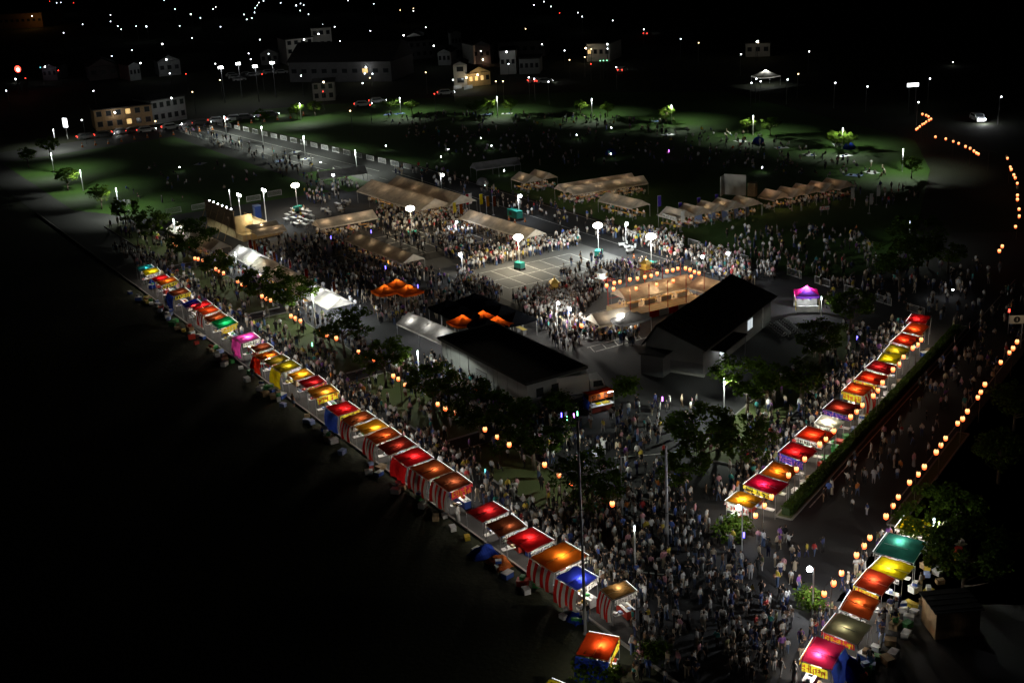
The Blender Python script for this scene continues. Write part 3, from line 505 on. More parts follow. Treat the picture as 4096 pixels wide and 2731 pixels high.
for (y0, z0), (y1, z1) in (((-.6, h-.2), (Yr, hr+.08)), ((Yr, hr+.08), (W+.3, hl-.2))):
    rf.quad((-.6, y0, z0+.12), (L+.6, y0, z0+.12), (L+.6, y1, z1+.12), (-.6, y1, z1+.12)); rf.quad((-.6, y1, z1), (L+.6, y1, z1), (L+.6, y0, z0), (-.6, y0, z0))
    rf.quad((-.6, y0, z0), (-.6, y0, z0+.12), (-.6, y1, z1+.12), (-.6, y1, z1)); rf.quad((L+.6, y1, z1), (L+.6, y1, z1+.12), (L+.6, y0, z0+.12), (L+.6, y0, z0)); rf.quad((-.6, y0, z0), (L+.6, y0, z0), (L+.6, y0, z0+.12), (-.6, y0, z0+.12))
ro = rf.obj('roof', 'roof_dark', T)
for i in range(14):
    x_ = .2+i*(L-.4)/13
    MB().tube((x_, -.58, h-.06), (x_, Yr-.1, hr+.2), .03, n=4).obj('roof_seam', 'roof_dark', ro)
win = MB().bbox((L*.62, -.08, 1.3), (L*.62+1.7, .02, 2.7)).obj('window', 'white_metal', T)
MB().bbox((L*.62+.08, -.09, 1.38), (L*.62+.8, -.08, 2.62)).obj('pane', 'window_cool', win); MB().bbox((L*.62+.9, -.09, 1.38), (L*.62+1.62, -.08, 2.62)).obj('pane', 'window_cool', win)
dr = MB().bbox((L*.22, -.06, .1), (L*.22+1.4, .02, 2.2)).obj('door', 'white_metal', T); MB().bbox((L*.22+.1, -.07, .9), (L*.22+1.3, -.06, 2.1)).obj('pane', 'window_cool', dr)
MB().bbox((L*.1, -1.8, 2.45), (L*.42, -.02, 2.6)).obj('porch_roof', 'roof_dark', T)
for i in range(2): MB().tube((L*.12+i*L*.28, -1.7, 0), (L*.12+i*L*.28, -1.7, 2.45), .06).obj('porch_post', 'dark_metal', T)
MB().bbox((L*.18, -.7, 2.3), (L*.18+1.2, -.6, 2.36)).obj('glow_tube', 'bulb_white', T); lamp('POINT', (L*.18+.6, -1.0, 2.1), 40, (.95, 1, .95), .1, T)
MB().tube((L*.86, -.06, .2), (L*.86, -.06, h-.3), .06).obj('downpipe', 'white_metal', T)
sh = MB(); sh.bbox((-2.2, W-3.2, 0), (-.3, W-.4, 2.5)); sh.obj('lean_to', 'wall_dado', T); MB().bbox((-2.4, W-3.4, 2.5), (-.1, W-.2, 2.62)).obj('lean_to_roof', 'roof_dark', T)
foot(FR+e*L/2+n*W/2, e, L/2+.4, W/2+.4); H2 = (FR, e, n, L, W)
# ------------------------------------------------------------------ stage with its tall backdrop
q_, p_ = G(832, 909), G(946, 960); e = (p_-q_); L = e.length; e.normalize(); n = V(-e.y, e.x, 0)
T = thing('stage', 'open stage with tall brown board backdrop and bright plywood deck', 'stage', V(q_.x, q_.y, 0), ang(e))
MB().bbox((.5, .3, 0), (L+2.2, 6.8, 1.1)).obj('deck', 'plywood', T)
nb = 6
for i in range(nb):
    for j in range(3): MB().bbox((i*L/nb+.02, .0, .3+j*1.5), ((i+1)*L/nb-.02, .12, 1.76+j*1.5)).obj('backdrop_board', 'board_brown' if j else 'plywood', T)
MB().bbox((-.1, -.1, 4.78), (L+.1, .2, 4.95)).obj('top_rail', 'board_brown', T)
for i in range(5): MB().tube((.6+i*(L-1.2)/4, 0, 4.3), (.6+i*(L-1.2)/4, -2.0, 0), .05, n=5).obj('brace', 'wood', T)
MB().bbox((L, .12, 1.1), (L+.12, 3.2, 4.0)).obj('wing_wall', 'plywood', T); MB().bbox((.4, 6.8, .3), (L+2.2, 6.9, 1.5)).obj('front_panel', 'plywood', T); MB().bbox((-.12, .12, 1.1), (0, 3.0, 3.4)).obj('wing_wall', 'plywood', T)
for i in range(6): MB().ball((1.0+i*(L-1)/6, .5, 4.9), .12, 8, 5).obj('stage_lamp', 'bulb_white', T)
MB().bbox((L+.5, 6.9, .1), (L+2.2, 7.6, 1.3)).obj('steps', 'plywood', T)
lamp('POINT', (L*.6, 3.4, 4.6), 420, (1, .93, .74), .3, T); lamp('POINT', (L+1.2, 2.6, 3.4), 260, (1, .88, .6), .2, T)
foot(V(q_.x, q_.y, 0)+e*(L/2+1)+n*3.2, e, L/2+1.4, 4)
# lantern stage deck under the ridge tent by the hall
p_ = G(*t6(1500, 890)); T = thing('lantern_stage', 'low plywood stage with red white skirt under the lantern strings', 'stage', p_, ang(G(*t6(1890, 395), 3.2)-G(*t6(940, 600), 3.2)))
MB().bbox((-6, -2.2, 0), (6, 3.4, .9)).obj('deck', 'plywood', T); MB().sheet((-6.02, -2.25, .9), (6.02, -2.25, .9), (6.02, -2.3, .05), (-6.02, -2.3, .05), 24, 2, lambda u, v: V(0, .03*math.sin(60*u), 0)).obj('skirt', 'curtain', T)
for i in range(5):
    for y_ in (-2.1, 3.3): MB().tube((-5.8+i*2.9, y_, .9), (-5.8+i*2.9, y_, 4.6), .05).obj('scaffold_post', 'red_plastic', T)
for y_ in (-2.1, 3.3): MB().tube((-5.8, y_, 1.8), (5.8, y_, 1.8), .03, n=4).obj('guard_rail', 'red_plastic', T)
for i in range(4): MB().bbox((-4.6+i*2.6, .3, 1.55), (-2.6+i*2.6, .9, 1.6)).obj('bench_top', 'table_orange', T); MB().bbox((-4.4+i*2.6, .55, .9), (-2.8+i*2.6, .65, 1.55)).obj('bench_leg', 'steel', T)
lamp('POINT', (0, .5, 3.2), 130, (1, .7, .4), .2, T); foot(p_, V(1, 0, 0), 6, 2)
# screen wall
a, b = G(*t4(1880, 620)), G(*t4(2180, 640)); T = thing('screen_wall', 'tall white screen wall between the two stepped tent rows', 'screen', a, ang(b-a)); Lw = (b-a).length
for i in range(4): MB().bbox((i*Lw/4+.01, 0, .1), ((i+1)*Lw/4-.01, .1, 3.8)).obj('panel', 'wall_white', T)
MB().bbox((-.15, -1.6, .1), (-.02, .1, 3.6)).obj('return_panel', 'wall_white', T); MB().bbox((Lw+.3, 0, 0), (Lw+1.7, 1.2, 2.4)).obj('control_box', 'cardboard', T)
# ------------------------------------------------------------------ white cargo truck
a, b = G(*t8(1690, 1500)), G(*t8(2120, 1440)); e = (b-a).normalized(); T = thing('cargo_truck', 'white box truck parked at the end of the flat building', 'truck', a, ang(e)); Lt = max(4.2, min((b-a).length, 5.6))
bx = MB().bbox((0, 0, .75), (Lt, 2.1, 2.95)).obj('cargo_box', 'wall_white', T)
for z_ in (.75, 2.9): MB().bbox((-.03, -.03, z_), (Lt+.03, .03, z_+.07)).obj('trim', 'steel', bx)
MB().bbox((.05, .3, .5), (Lt+1.7, 1.8, .74)).obj('chassis', 'dark_metal', T)
cb = MB(); cb.add([(Lt+.15, 0, .55), (Lt+1.85, 0, .55), (Lt+1.85, 0, 1.3), (Lt+1.55, 0, 2.2), (Lt+.15, 0, 2.2), (Lt+.15, 2.05, .55), (Lt+1.85, 2.05, .55), (Lt+1.85, 2.05, 1.3), (Lt+1.55, 2.05, 2.2), (Lt+.15, 2.05, 2.2)], [(0, 1, 2, 3, 4), (9, 8, 7, 6, 5), (0, 5, 6, 1), (1, 6, 7, 2), (2, 7, 8, 3), (3, 8, 9, 4), (4, 9, 5, 0)])
cabo = cb.obj('cab', 'white_metal', T); MB().add([(Lt+.5, -.01, 1.35), (Lt+1.7, -.01, 1.35), (Lt+1.45, -.01, 2.05), (Lt+.5, -.01, 2.05)], [(0, 1, 2, 3)]).obj('side_window', 'glass_dark', cabo)
MB().add([(Lt+1.86, .15, 1.34), (Lt+1.86, 1.9, 1.34), (Lt+1.58, 1.85, 2.12), (Lt+1.58, .2, 2.12)], [(0, 1, 2, 3)]).obj('windscreen', 'glass_dark', cabo)
for x_ in (.9, Lt+1.0):
    for y_ in (.05, 1.75): wh = MB().tube((x_, y_, .42), (x_, y_+.28, .42), .42, n=14).obj('wheel', 'rubber', T); MB().tube((x_, y_-.01, .42), (x_, y_+.29, .42), .2, n=10).obj('rim', 'steel', wh)
foot(a+e*3+V(-e.y, e.x, 0), e, 3.8, 1.4)

# ------------------------------------------------------------------ park lamps
pl = Proto('park_lamp', 'lamp').part('pole', MB().tube((0, 0, 0), (0, 0, 3.75), .085, .06, 8), 'white_metal').part('base_plate', MB().box((0, 0, .02), (.32, .32, .04)), 'steel')
pl.part('lamp_head', MB().lathe([(.12, 4.27), (.12, 4.32), (.05, 4.36)], n=8), 'white_metal').part('lens', MB().tube((0, 0, 3.75), (0, 0, 4.27), .062, .085, 8), 'lamp_post', sub='lamp_head')
def batwing(d):
    """street luminaire: nothing upwards, more light sideways than straight down"""
    d.use_nodes = True; t = d.node_tree; em = t.nodes['Emission']; tc = t.nodes.new('ShaderNodeTexCoord'); sp = t.nodes.new('ShaderNodeSeparateXYZ'); t.links.new(tc.outputs['Normal'], sp.inputs[0])
    ng = t.nodes.new('ShaderNodeMath'); ng.operation = 'MULTIPLY'; ng.inputs[1].default_value = -1; t.links.new(sp.outputs[2], ng.inputs[0])
    mx = t.nodes.new('ShaderNodeMath'); mx.operation = 'MAXIMUM'; mx.inputs[1].default_value = .3; t.links.new(ng.outputs[0], mx.inputs[0])
    pw = t.nodes.new('ShaderNodeMath'); pw.operation = 'POWER'; pw.inputs[1].default_value = -2; t.links.new(mx.outputs[0], pw.inputs[0])
    cl_ = t.nodes.new('ShaderNodeMapRange'); cl_.inputs[1].default_value = .22; cl_.inputs[2].default_value = .5; t.links.new(ng.outputs[0], cl_.inputs[0])
    ml = t.nodes.new('ShaderNodeMath'); ml.operation = 'MULTIPLY'; t.links.new(pw.outputs[0], ml.inputs[0]); t.links.new(cl_.outputs[0], ml.inputs[1]); lk = t.nodes.new('ShaderNodeMath'); lk.operation = 'MAXIMUM'; lk.inputs[1].default_value = .28; t.links.new(ml.outputs[0], lk.inputs[0]); t.links.new(lk.outputs[0], em.inputs['Strength'])
def park(px, label, group, power=520, color=(.93, 1, .86), rz=None, z=4.3):
    p = G(*px, z); r = rnd.uniform(-.5, .5)+AO if rz is None else rz; T = pl.put(label, (p.x, p.y, 0), r, group, (1, 1, z/4.3))
    batwing(lamp('POINT', (.38, 0, 4.05), power, color, .1, T).data); return T
for c in ((212, 517), (203, 612), (320, 680), (463, 752)): park(c, 'slim park lamp along the lawn edge beside the dark field', 'park lamps on the first lawn', 900)
for c in ((897, 465), (1045, 505), (1213, 545), (1420, 600)): park(c, 'slim park lamp along the road between the two lawns', 'park lamps between the lawns', 1300)
for c in ((1198, 413), (1598, 390), (1987, 386), (2366, 394), (2686, 420), (3013, 462), (3371, 511), (3613, 595)): park(c, 'slim park lamp on the tree lined rim of the far lawn', 'park lamps around the far lawn', 900)
for c, l in (((693, 875), 'park lamp rising beside the short tent behind the trees'), ((916, 758), 'park lamp behind the brown stage backdrop'), ((940, 1008), 'park lamp at the head of the verge awning tents'), ((1249, 1176), 'park lamp between verge trees near the last awning tent'), ((1669, 1402), 'park lamp before the blank wall of the flat building'),
             ((2311, 1747), 'park lamp on open asphalt by the verge tree'), ((2896, 1512), 'park lamp lighting the bright green tree by the hall'), ((3286, 1184), 'park lamp beside the purple popup stall'), ((3641, 880), 'park lamp before the dark trees at the lawn corner'), ((3736, 2068), 'park lamp inside the tree above the yellow stall'), ((2537, 2098), 'short bare park lamp post in the street crowd')):
    park(c, l, None, {'short bare': 30, 'park lamp before the blank': 330, 'park lamp inside': 260, 'park lamp on open': 300, 'park lamp lighting': 1100, 'park lamp between verge': 700, 'park lamp at the head': 380, 'park lamp rising': 380}.get(next((k for k in ('park lamp between verge', 'park lamp at the head', 'park lamp rising', 'short bare', 'park lamp before the blank', 'park lamp inside', 'park lamp on open', 'park lamp lighting') if l.startswith(k)), ''), 100))
# tall bare poles near the camera
def bare_pole(base, h, label, r=.16):
    p = G(*base); T = thing('utility_pole', label, 'pole', p); MB().tube((0, 0, 0), (0, 0, h), r, r*.7, 10).obj('shaft', 'steel', T); MB().lathe([(r*1.6, 0), (r*1.6, .12), (r, .18)], n=10).obj('base', 'concrete', T)
    for z_ in (h*.35, h*.6): MB().lathe([(r*.98, z_), (r*.98, z_+.05)], n=10).obj('band', 'dark_metal', T)
    MB().bbox((-.18, .12, 1.2), (.18, .3, 1.8)).obj('switch_box', 'steel', T); return T
bare_pole((2342, 2535), 17.5, 'tall grey steel pole rising past the blue stall canopy', .12); bare_pole((2669, 2190), 9.5, 'tall pale steel pole standing in the street crowd', .15)
bare_pole((2490, 2080), 6.2, 'thin steel pole beside the verge tree at the street', .09)
# globe lamps in the plaza
gl = Proto('globe_lamp', 'lamp').part('pole', MB().tube((0, 0, 0), (0, 0, 4.4), .07, .055, 8), 'white_metal').part('arm', MB().tube((0, 0, 4.1), (.3, 0, 4.1), .03), 'white_metal').part('globe', MB().ball((.42, 0, 4.1), .24, 12, 8), 'lamp_white', True)
for c, l, pw in (((765, 403), 'globe lamp by the road next to the grey grass tent', 300), ((1012, 402), 'globe lamp behind the largest white tent', 260), ((1190, 450), 'globe lamp over the teal generator on the far road', 600), ((1437, 513), 'globe lamp on the road above the arena crowd', 320), ((1060, 583), 'globe lamp at the arena corner toward the long tent', 420), ((1617, 592), 'twin globe lamp behind the lantern stage', 700), ((1672, 584), 'globe lamp by the white barriers near the lantern stage', 500)):
    p = G(*FV(*c), 4.1); T = gl.put(l, (p.x, p.y, 0), rnd.random()*6); lamp('POINT', (.42, -.32, 3.8), pw, (.92, .97, 1), .15, T)
# balloon floodlights on generator carts
bl_ = Proto('balloon_light', 'floodlight').part('mast', MB().tube((0, 0, .9), (0, 0, 4.6), .05, .035, 7), 'white_metal').part('generator', MB().bbox((-.7, -.45, .35), (.7, .45, 1.15)), 'teal_box').part('balloon', MB().ball((0, 0, 4.95), (.74, .74, .44), 16, 10), 'lamp_balloon', True).part('frame', MB().bbox((-.75, -.5, .25), (.75, .5, .35)), 'dark_metal')
for x_ in (-.55, .55):
    for y_ in (-.45, .45): bl_.part('wheel', MB().tube((x_, y_-.05, .2), (x_, y_+.05, .2), .2, n=10), 'rubber')
for c, l, pw, col in (((678, 426), 'balloon floodlight on the road behind the bare tables', 800, (1, .88, .7)), ((942, 479), 'balloon floodlight before the largest white tent', 950, (1, .8, .5)), ((1190, 545), 'balloon floodlight at the arena edge by the banner tent', 2500, (1, .86, .6)), ((1373, 518), 'balloon floodlight shining coolest behind the arena', 4000, (.93, 1, .96)), ((1495, 543), 'balloon floodlight among the arena crowd by the police bikes', 2800, (1, .95, .85)), ((1428, 726), 'balloon floodlight beside the tan tent at the lantern stage', 420, (1, .95, .86))):
    zb_ = 2.7 if 'tan tent' in l else 4.95; p = G(*FV(*c), zb_); T = bl_.put(l, (p.x, p.y, 0), rnd.random()*3, 'balloon floodlights', (1, 1, zb_/4.95) if zb_ > 3 else (.8, .8, .55))
    for a_ in range(2): lamp('POINT', (.9 if a_ else -.9, .2, 4.55), pw*.62, col, .3, T)
fl_ = Proto('stage_floodlight', 'floodlight').part('mast', MB().tube((0, 0, 0), (0, 0, 6.6), .1, .08, 8), 'white_metal').part('crossbar', MB().bbox((-.7, -.05, 6.5), (.7, .05, 6.6)), 'white_metal')
for x_ in (-.5, 0, .5): fl_.part('flood', MB().box((x_, .15, 6.75), (.42, .2, .36)), 'lamp_flood')
for c, l in (((547, 449), 'floodlight mast at the stage wing with leaning brace'), ((604, 438), 'floodlight mast behind the stage by the blue box')):
    p = G(*FV(*c), 6.7); T = fl_.put(l, (p.x, p.y, 0), ang(_N)-1.57, 'stage floodlight masts'); lamp('SPOT', (0, .5, 6.5), 2400, (.95, 1, .96), .25, T, 118)
for c, l, pw in (((1705, 1166), 'short bright lamp post before the amber corner stall', 260), ((1869, 1308), 'glaring lamp post by the flowering shrub at the road', 850)):
    p = G(*FV(*c), 4.0); T = gl.put(l, (p.x, p.y, 0), 2.2, None, .95); lamp('POINT', (.42, -.32, 3.75), pw, (.95, .98, 1), .12, T)
p = G(*t3(245, 985), 2.6); T = gl.put('low glaring globe lamp by the flag at the banner tent', (p.x, p.y, 0), 0, None, .6); lamp('POINT', (.42, -.5, 4.0), 500, (.95, .98, 1), .1, T)

# ------------------------------------------------------------------ paper lanterns
prof = [(.09, 0), (.17, .05), (.2, .1), (.225, .16), (.215, .18), (.235, .24), (.225, .26), (.24, .33), (.228, .35), (.235, .42), (.22, .44), (.215, .5), (.17, .56), (.09, .6)]
ln = Proto('paper_lantern', 'lantern').part('paper', MB().lathe(prof, n=12), 'lantern_paper', True).part('top_ring', MB().lathe([(.1, .6), (.1, .66)], n=10), 'black').part('bottom_ring', MB().lathe([(.1, -.04), (.1, 0)], n=10), 'black').part('hanger', MB().tube((0, 0, .66), (0, 0, .82), .012, n=4), 'black')
lp_ = Proto('lantern_pole', 'pole').part('shaft', MB().tube((0, 0, 0), (0, 0, 3.9), .04, .03, 6), 'bark').part('crossbar', MB().tube((-1.6, 0, 3.72), (1.6, 0, 3.72), .02, n=5), 'bark')
def lanterns(c, pts, label, group, z=3.0, pole=None, dim=()):
    P = [G(*c(*p), z+.3)-V(0, 0, .3) for p in pts]
    for i, p in enumerate(P): ln.put(label, p, 0, group, rnd.uniform(.8, .92), {'paper': 'lantern_unlit'} if i in dim else None)
    if pole:
        for k in range(0, len(P), 3):
            g_ = P[k:k+3]; m_ = sum(g_, V(0, 0, 0))/len(g_); a_ = ang(g_[-1]-g_[0]) if len(g_) > 1 else 0
            off = V(-math.sin(a_), math.cos(a_), 0)*.0; lp_.put(pole[0], V(m_.x, m_.y, 0)+V(math.cos(a_), math.sin(a_), 0)*.35, a_, pole[1], (1, 1, (z+.82)/3.72))
LR = ('thin lantern pole with crossbar on the far side of the road', 'lantern poles across the road')
lanterns(r6, [(2302, 785), (2275, 830), (2250, 858), (2190, 925), (2163, 960), (2135, 1005), (2080, 1078), (2052, 1130), (2032, 1167), (1960, 1263), (1927, 1315), (1893, 1345), (1810, 1447), (1778, 1495), (1745, 1545)], 'glowing orange paper lantern in the line across the road from the hedge', 'lanterns across the road', 3.0, LR, (4, 5))
lanterns(r8, [(1662, 77), (1620, 127), (1560, 183), (1483, 283), (1447, 343), (1398, 418), (1287, 562), (1247, 620), (1195, 683), (1092, 806), (1037, 878), (972, 948)], 'glowing orange paper lantern in the line across the road from the hedge', 'lanterns across the road', 3.0, LR)
LB = ('thin lantern pole with crossbar behind the hedge stalls', 'lantern poles behind the hedge stalls')
lanterns(r6, [(1642, 771), (1618, 803), (1583, 828), (1520, 888), (1490, 936), (1447, 977), (1375, 1066), (1343, 1118), (1311, 1157), (1237, 1220), (1196, 1265), (1155, 1302), (1040, 1398), (985, 1453), (942, 1490)], 'glowing orange paper lantern hanging behind the stalls at the hedge', 'lanterns behind the hedge stalls', 3.0, LB)
lanterns(r8, [(838, 22), (781, 92), (727, 135), (609, 282), (560, 342), (500, 410)], 'glowing orange paper lantern hanging behind the stalls at the hedge', 'lanterns behind the hedge stalls', 3.0, LB)
LV = ('thin lantern pole with crossbar among the verge trees', 'lantern poles among the verge trees')
VL = ('orange paper lantern strung under the verge trees', 'lanterns under the verge trees')
lanterns(cA, [(1030, 180), (1075, 190), (1140, 208), (1320, 325), (1365, 355), (1425, 382), (1620, 495), (1680, 545), (1725, 553), (1955, 703), (2012, 733), (2073, 755)], *VL, 3.0, LV)
lanterns(r4, [(1315, 625), (1345, 640), (1380, 657), (1510, 735), (1563, 755), (1627, 778), (1780, 870), (1835, 896), (1885, 922), (2020, 1036), (2055, 1057), (2102, 1098)], *VL, 3.0, LV)
lanterns(r5, [(662, 1212), (715, 1243), (780, 1270), (988, 1387), (1072, 1438), (1155, 1492)], *VL, 3.0, LV); lanterns(r7, [(1398, 62), (1497, 132), (1580, 188)], *VL, 3.0, LV); lanterns(r7, [(1864, 332)], *VL, 3.0, LV); lanterns(t1, [(330, 1017), (380, 1052)], *VL, 3.0, LV)
LF = ('thin lantern pole with crossbar on the far bend of the road', 'lantern poles at the far bend')
lanterns(r3, [(1650, 787), (1676, 795), (1692, 804), (1710, 820), (1695, 829), (1676, 840), (1663, 851), (1649, 857), (1632, 872), (1618, 883), (1608, 891), (1740, 943), (1811, 957), (1863, 974), (1900, 988), (1947, 1010), (1979, 1023), (2005, 1041), (2022, 1054), (2036, 1061), (2230, 1075), (2236, 1090), (2256, 1150), (2262, 1168), (2280, 1205), (2290, 1225), (2304, 1262), (2306, 1290), (2305, 1345), (2305, 1374), (2316, 1440), (2316, 1490), (2292, 1560)], 'distant orange paper lantern along the far bend of the dark road', 'lanterns along the far bend', 3.0, LF, (20, 27))
lanterns(r6, [(2200, 128), (2180, 160)], 'distant orange paper lantern along the far bend of the dark road', 'lanterns along the far bend', 3.0, LF)
lanterns(t6, [(885, 520), (962, 505), (1100, 470), (1205, 458), (1307, 437), (1393, 418), (1475, 390), (1612, 358), (1692, 343), (1762, 320), (1866, 318), (1928, 338), (1990, 367), (2052, 383), (1945, 430), (1697, 488), (1469, 540), (1187, 592), (875, 600), (780, 555)], 'bright paper lantern on the strings around the lantern stage', 'lanterns around the lantern stage', 3.9)
lanterns(t6, [(433, 1105)], 'single tall paper lantern held before the tan tent', None, 2.2)

# ------------------------------------------------------------------ trees and shrubs
def crown_mesh(name, seed, rx=3.2, rz=2.1, nclump=70, per=62, size=.2, mat='leaf'):
    q = np.random.default_rng(seed); vs = []; n_ = 0
    for k in range(nclump):
        d = q.normal(size=3); d /= np.linalg.norm(d); rr = (.45+.55*q.random()**.5)
        c = d*rr*np.array([rx, rx, rz])*(.85+.3*q.random()); cr = .45+.55*q.random()
        p = q.normal(size=(per, 3)); p /= np.linalg.norm(p, axis=1)[:, None]; p *= (q.random((per, 1))**.4)*cr; p[:, 2] *= .6; p += c
        a = q.normal(size=(per, 3)); a[:, 2] *= .5; a /= np.linalg.norm(a, axis=1)[:, None]; b = np.cross(a, q.normal(size=(per, 3))); b /= np.linalg.norm(b, axis=1)[:, None]
        s = size*(.6+.8*q.random((per, 1)))
        vs.append(np.stack([p-a*s, p+b*s*.55, p+a*s, p-b*s*.55], 1).reshape(-1, 3))
    v = np.concatenate(vs); n_ = len(v)//4; me = bpy.data.meshes.new(name)
    me.vertices.add(len(v)); me.vertices.foreach_set('co', v.astype(np.float32).ravel()); me.loops.add(n_*4); me.loops.foreach_set('vertex_index', np.arange(n_*4, dtype=np.int32))
    me.polygons.add(n_); me.polygons.foreach_set('loop_start', np.arange(0, n_*4, 4, dtype=np.int32)); me.materials.append(M(mat)); me.update(calc_edges=True); return me
def trunk_mesh(seed, h=3.6):
    q = random.Random(seed); m_ = MB(); m_.tube((0, 0, 0), (.05, .03, h*.45), .19, .15, 8); m_.tube((.05, .03, h*.45), (0, .1, h), .15, .09, 7)
    for i in range(8):
        a = i*.8+q.random(); z = h*(.42+.07*i); r = 1.4+1.2*q.random(); e_ = (math.cos(a)*r, math.sin(a)*r, z+1.1+.5*q.random()); md = (math.cos(a)*r*.45, math.sin(a)*r*.45, z+.6)
        m_.tube((0, .03, z), md, .075, .055, 5); m_.tube(md, e_, .055, .02, 5)
    return m_.mesh('trunk', 'bark', True)
CR = [crown_mesh('crown', 40+i, 2.7+.25*i, 1.75+.15*i, 38+3*i, 70, .16, 'leaf' if i < 3 else 'leaf_deep') for i in range(4)]; TR = [trunk_mesh(i) for i in range(4)]
def tree(p, label, s=1.0, v=None, group=None, zc=4.2):
    v = rnd.randrange(4) if v is None else v; T = thing('broadleaf_tree', label, 'tree', V(p.x, p.y, .1), rnd.random()*6.28, group); T.scale = (s, s, s*rnd.uniform(.92, 1.08))
    link('trunk', TR[v], T); o = link('crown', CR[v], T, (0, 0, zc)); foot(p, V(1, 0, 0), .35, .35); return T
VT = 'verge trees between the walk and the plaza'
for i, ((x, y), s) in enumerate((((345, 505), .95), ((440, 555), 1.15), ((500, 600), 1.0), ((605, 650), 1.1), ((668, 668), 1.1), ((785, 745), 1.05), ((880, 810), .95), ((990, 868), 1.0), ((1100, 925), 1.0), ((1222, 985), 1.2), ((1358, 1095), 1.0))):
    tree(G(*FV(x, y), 4.4), 'round leafy verge tree, '+['next to the short backdrop tent', 'beyond the teal stall', 'opposite the first red stall', 'opposite the orange red stall', 'lit yellow green by a lamp opposite the pink stall', 'opposite the mustard stall', 'beside three lanterns opposite the amber stall', 'before the blank building wall', 'opposite the brown curtain stalls', 'lit from the open asphalt side', 'behind the tall thin pole'][i], s, None, VT)
for (x, y), s, l in (((1610, 985), 1.1, 'big dark tree crown over the entrance asphalt'), ((1570, 1040), .8, 'lower dark tree joined to the big entrance tree'), ((1716, 876), 1.1, 'tree glowing bright green beside its lamp near the hall'), ((1840, 850), .95, 'dark tree behind the bright green one'), ((1885, 765), .95, 'tree by the parked bicycles and the hall corner'), ((1955, 690), .95, 'half lit tree by the road behind the hedge stalls'), ((2110, 550), 1.15, 'broad dark tree at the lawn corner'), ((2070, 600), 1.1, 'dark tree below the lawn corner'), ((2180, 560), .8, 'small tree by the far dark road'), ((1705, 990), .95, 'dark tree on the hedge side verge')):
    tree(G(*FV(x, y), 4.4), l, s)
for (x, y), s, l in (((2335, 905), .9, 'tree with yellow lit leaves across the road'), ((2160, 1195), 1.05, 'tree hiding the lamp above the yellow stall'), ((2215, 1290), 1.15, 'dark tree behind the sea green stall'), ((2300, 1020), .9, 'dark tree across the road beside the lantern line')):
    tree(G(*FV(x, y), 4.0), l, s)
for (x, y) in ((110, 330), (150, 400), (228, 440), (60, 350), (285, 480)): tree(G(*FV(x, y), 3.5), 'tree in the dark row between field and first lawn', .8, None, 'trees beside the first lawn')
for (x, y) in ((722, 243), (680, 250), (895, 236), (945, 238), (1120, 238), (1172, 238), (1333, 240), (1395, 243), (1530, 258), (1718, 278), (1770, 283), (1920, 308), (1950, 312), (2095, 375), (1090, 243), (600, 262)):
    tree(G(*FV(x, y), 2.8), 'small tree on the rim of the far lawn beside a lamp', .62, None, 'trees around the far lawn')
sm = crown_mesh('foliage', 90, .9, .6, 22, 40, .13, 'leaf'); fm = crown_mesh('blossom', 91, .95, .62, 10, 9, .09, 'petal')
def shrub(p, label, s=1.0, flower=False):
    T = thing('shrub', label, 'shrub', V(p.x, p.y, 0), rnd.random()*6); T.scale = (s,)*3; link('foliage', sm, T, (0, 0, .85))
    for i in range(4): MB().tube((0, 0, 0), (.35*math.cos(i*1.6), .35*math.sin(i*1.6), .8), .03, .015, 4).obj('stem', 'bark', T)
    if flower: link('blossom', fm, T, (0, 0, .95))
    foot(p, V(1, 0, 0), .8*s, .8*s); return T
shrub(G(*FV(1862, 1400)), 'pink flowering shrub under the glaring lamp post', 1.0, True); shrub(G(*FV(1372, 1572)), 'dark shrub in front of the orange red corner stall', 1.25); shrub(G(*FV(1500, 1520)), 'low green shrub at the street kerb', 1.0); shrub(G(*r5(1480, 1250)), 'dark shrub before the white truck', 1.3); shrub(G(*r5(1960, 1160)), 'dark shrub behind the noodle stall', 1.4)
shrub(G(*FV(1680, 1240)), 'dark shrub at the street end of the hedge', 1.3)
# clipped hedge behind the right stalls
def hedge(name, label, f, t0, t1, s, wd, h, seed):
    q = np.random.default_rng(seed); n = int((t1-t0)*190); v = np.empty((n*4, 3)); P = np.empty((n, 3))
    tt = t0+(t1-t0)*q.random(n); ss = q.uniform(-wd/2, wd/2, n); zz = h*(1-.5*q.random(n)**2); side = q.random(n) < .5; ss = np.where(side, np.sign(ss)*wd/2*(.85+.2*q.random(n)), ss); zz = np.where(side, h*q.random(n), h*(.92+.12*q.random(n)))
    for i in range(n): p = f(tt[i], s+ss[i], zz[i]); P[i] = (p.x, p.y, p.z)
    a = q.normal(size=(n, 3)); a /= np.linalg.norm(a, axis=1)[:, None]; b = np.cross(a, q.normal(size=(n, 3))); b /= np.linalg.norm(b, axis=1)[:, None]; sz = .09*(.6+.8*q.random((n, 1)))
    v = np.stack([P-a*sz, P+b*sz*.6, P+a*sz, P-b*sz*.6], 1).reshape(-1, 3)
    me = bpy.data.meshes.new('leaves'); me.from_pydata(v.tolist(), [], np.arange(n*4).reshape(-1, 4).tolist()); me.materials.append(M('leaf_deep'))
    T = thing(name, label, 'hedge', (0, 0, 0)); link('leaves', me, T)
    c = MB(); k = int((t1-t0)/1.5)
    for i in range(k): p = f(t0+(i+.5)*(t1-t0)/k, s, h*.46); c.box(p, ((t1-t0)/k, wd*.8, h*.9), ang(f(1, 0)-f(0, 0)))
    c.obj('core', 'hedge_leaf', T)
hedge('hedge', 'long clipped hedge between the red stalls and the road', R2, -6, 48.5, -3.65, .9, .85, 3)
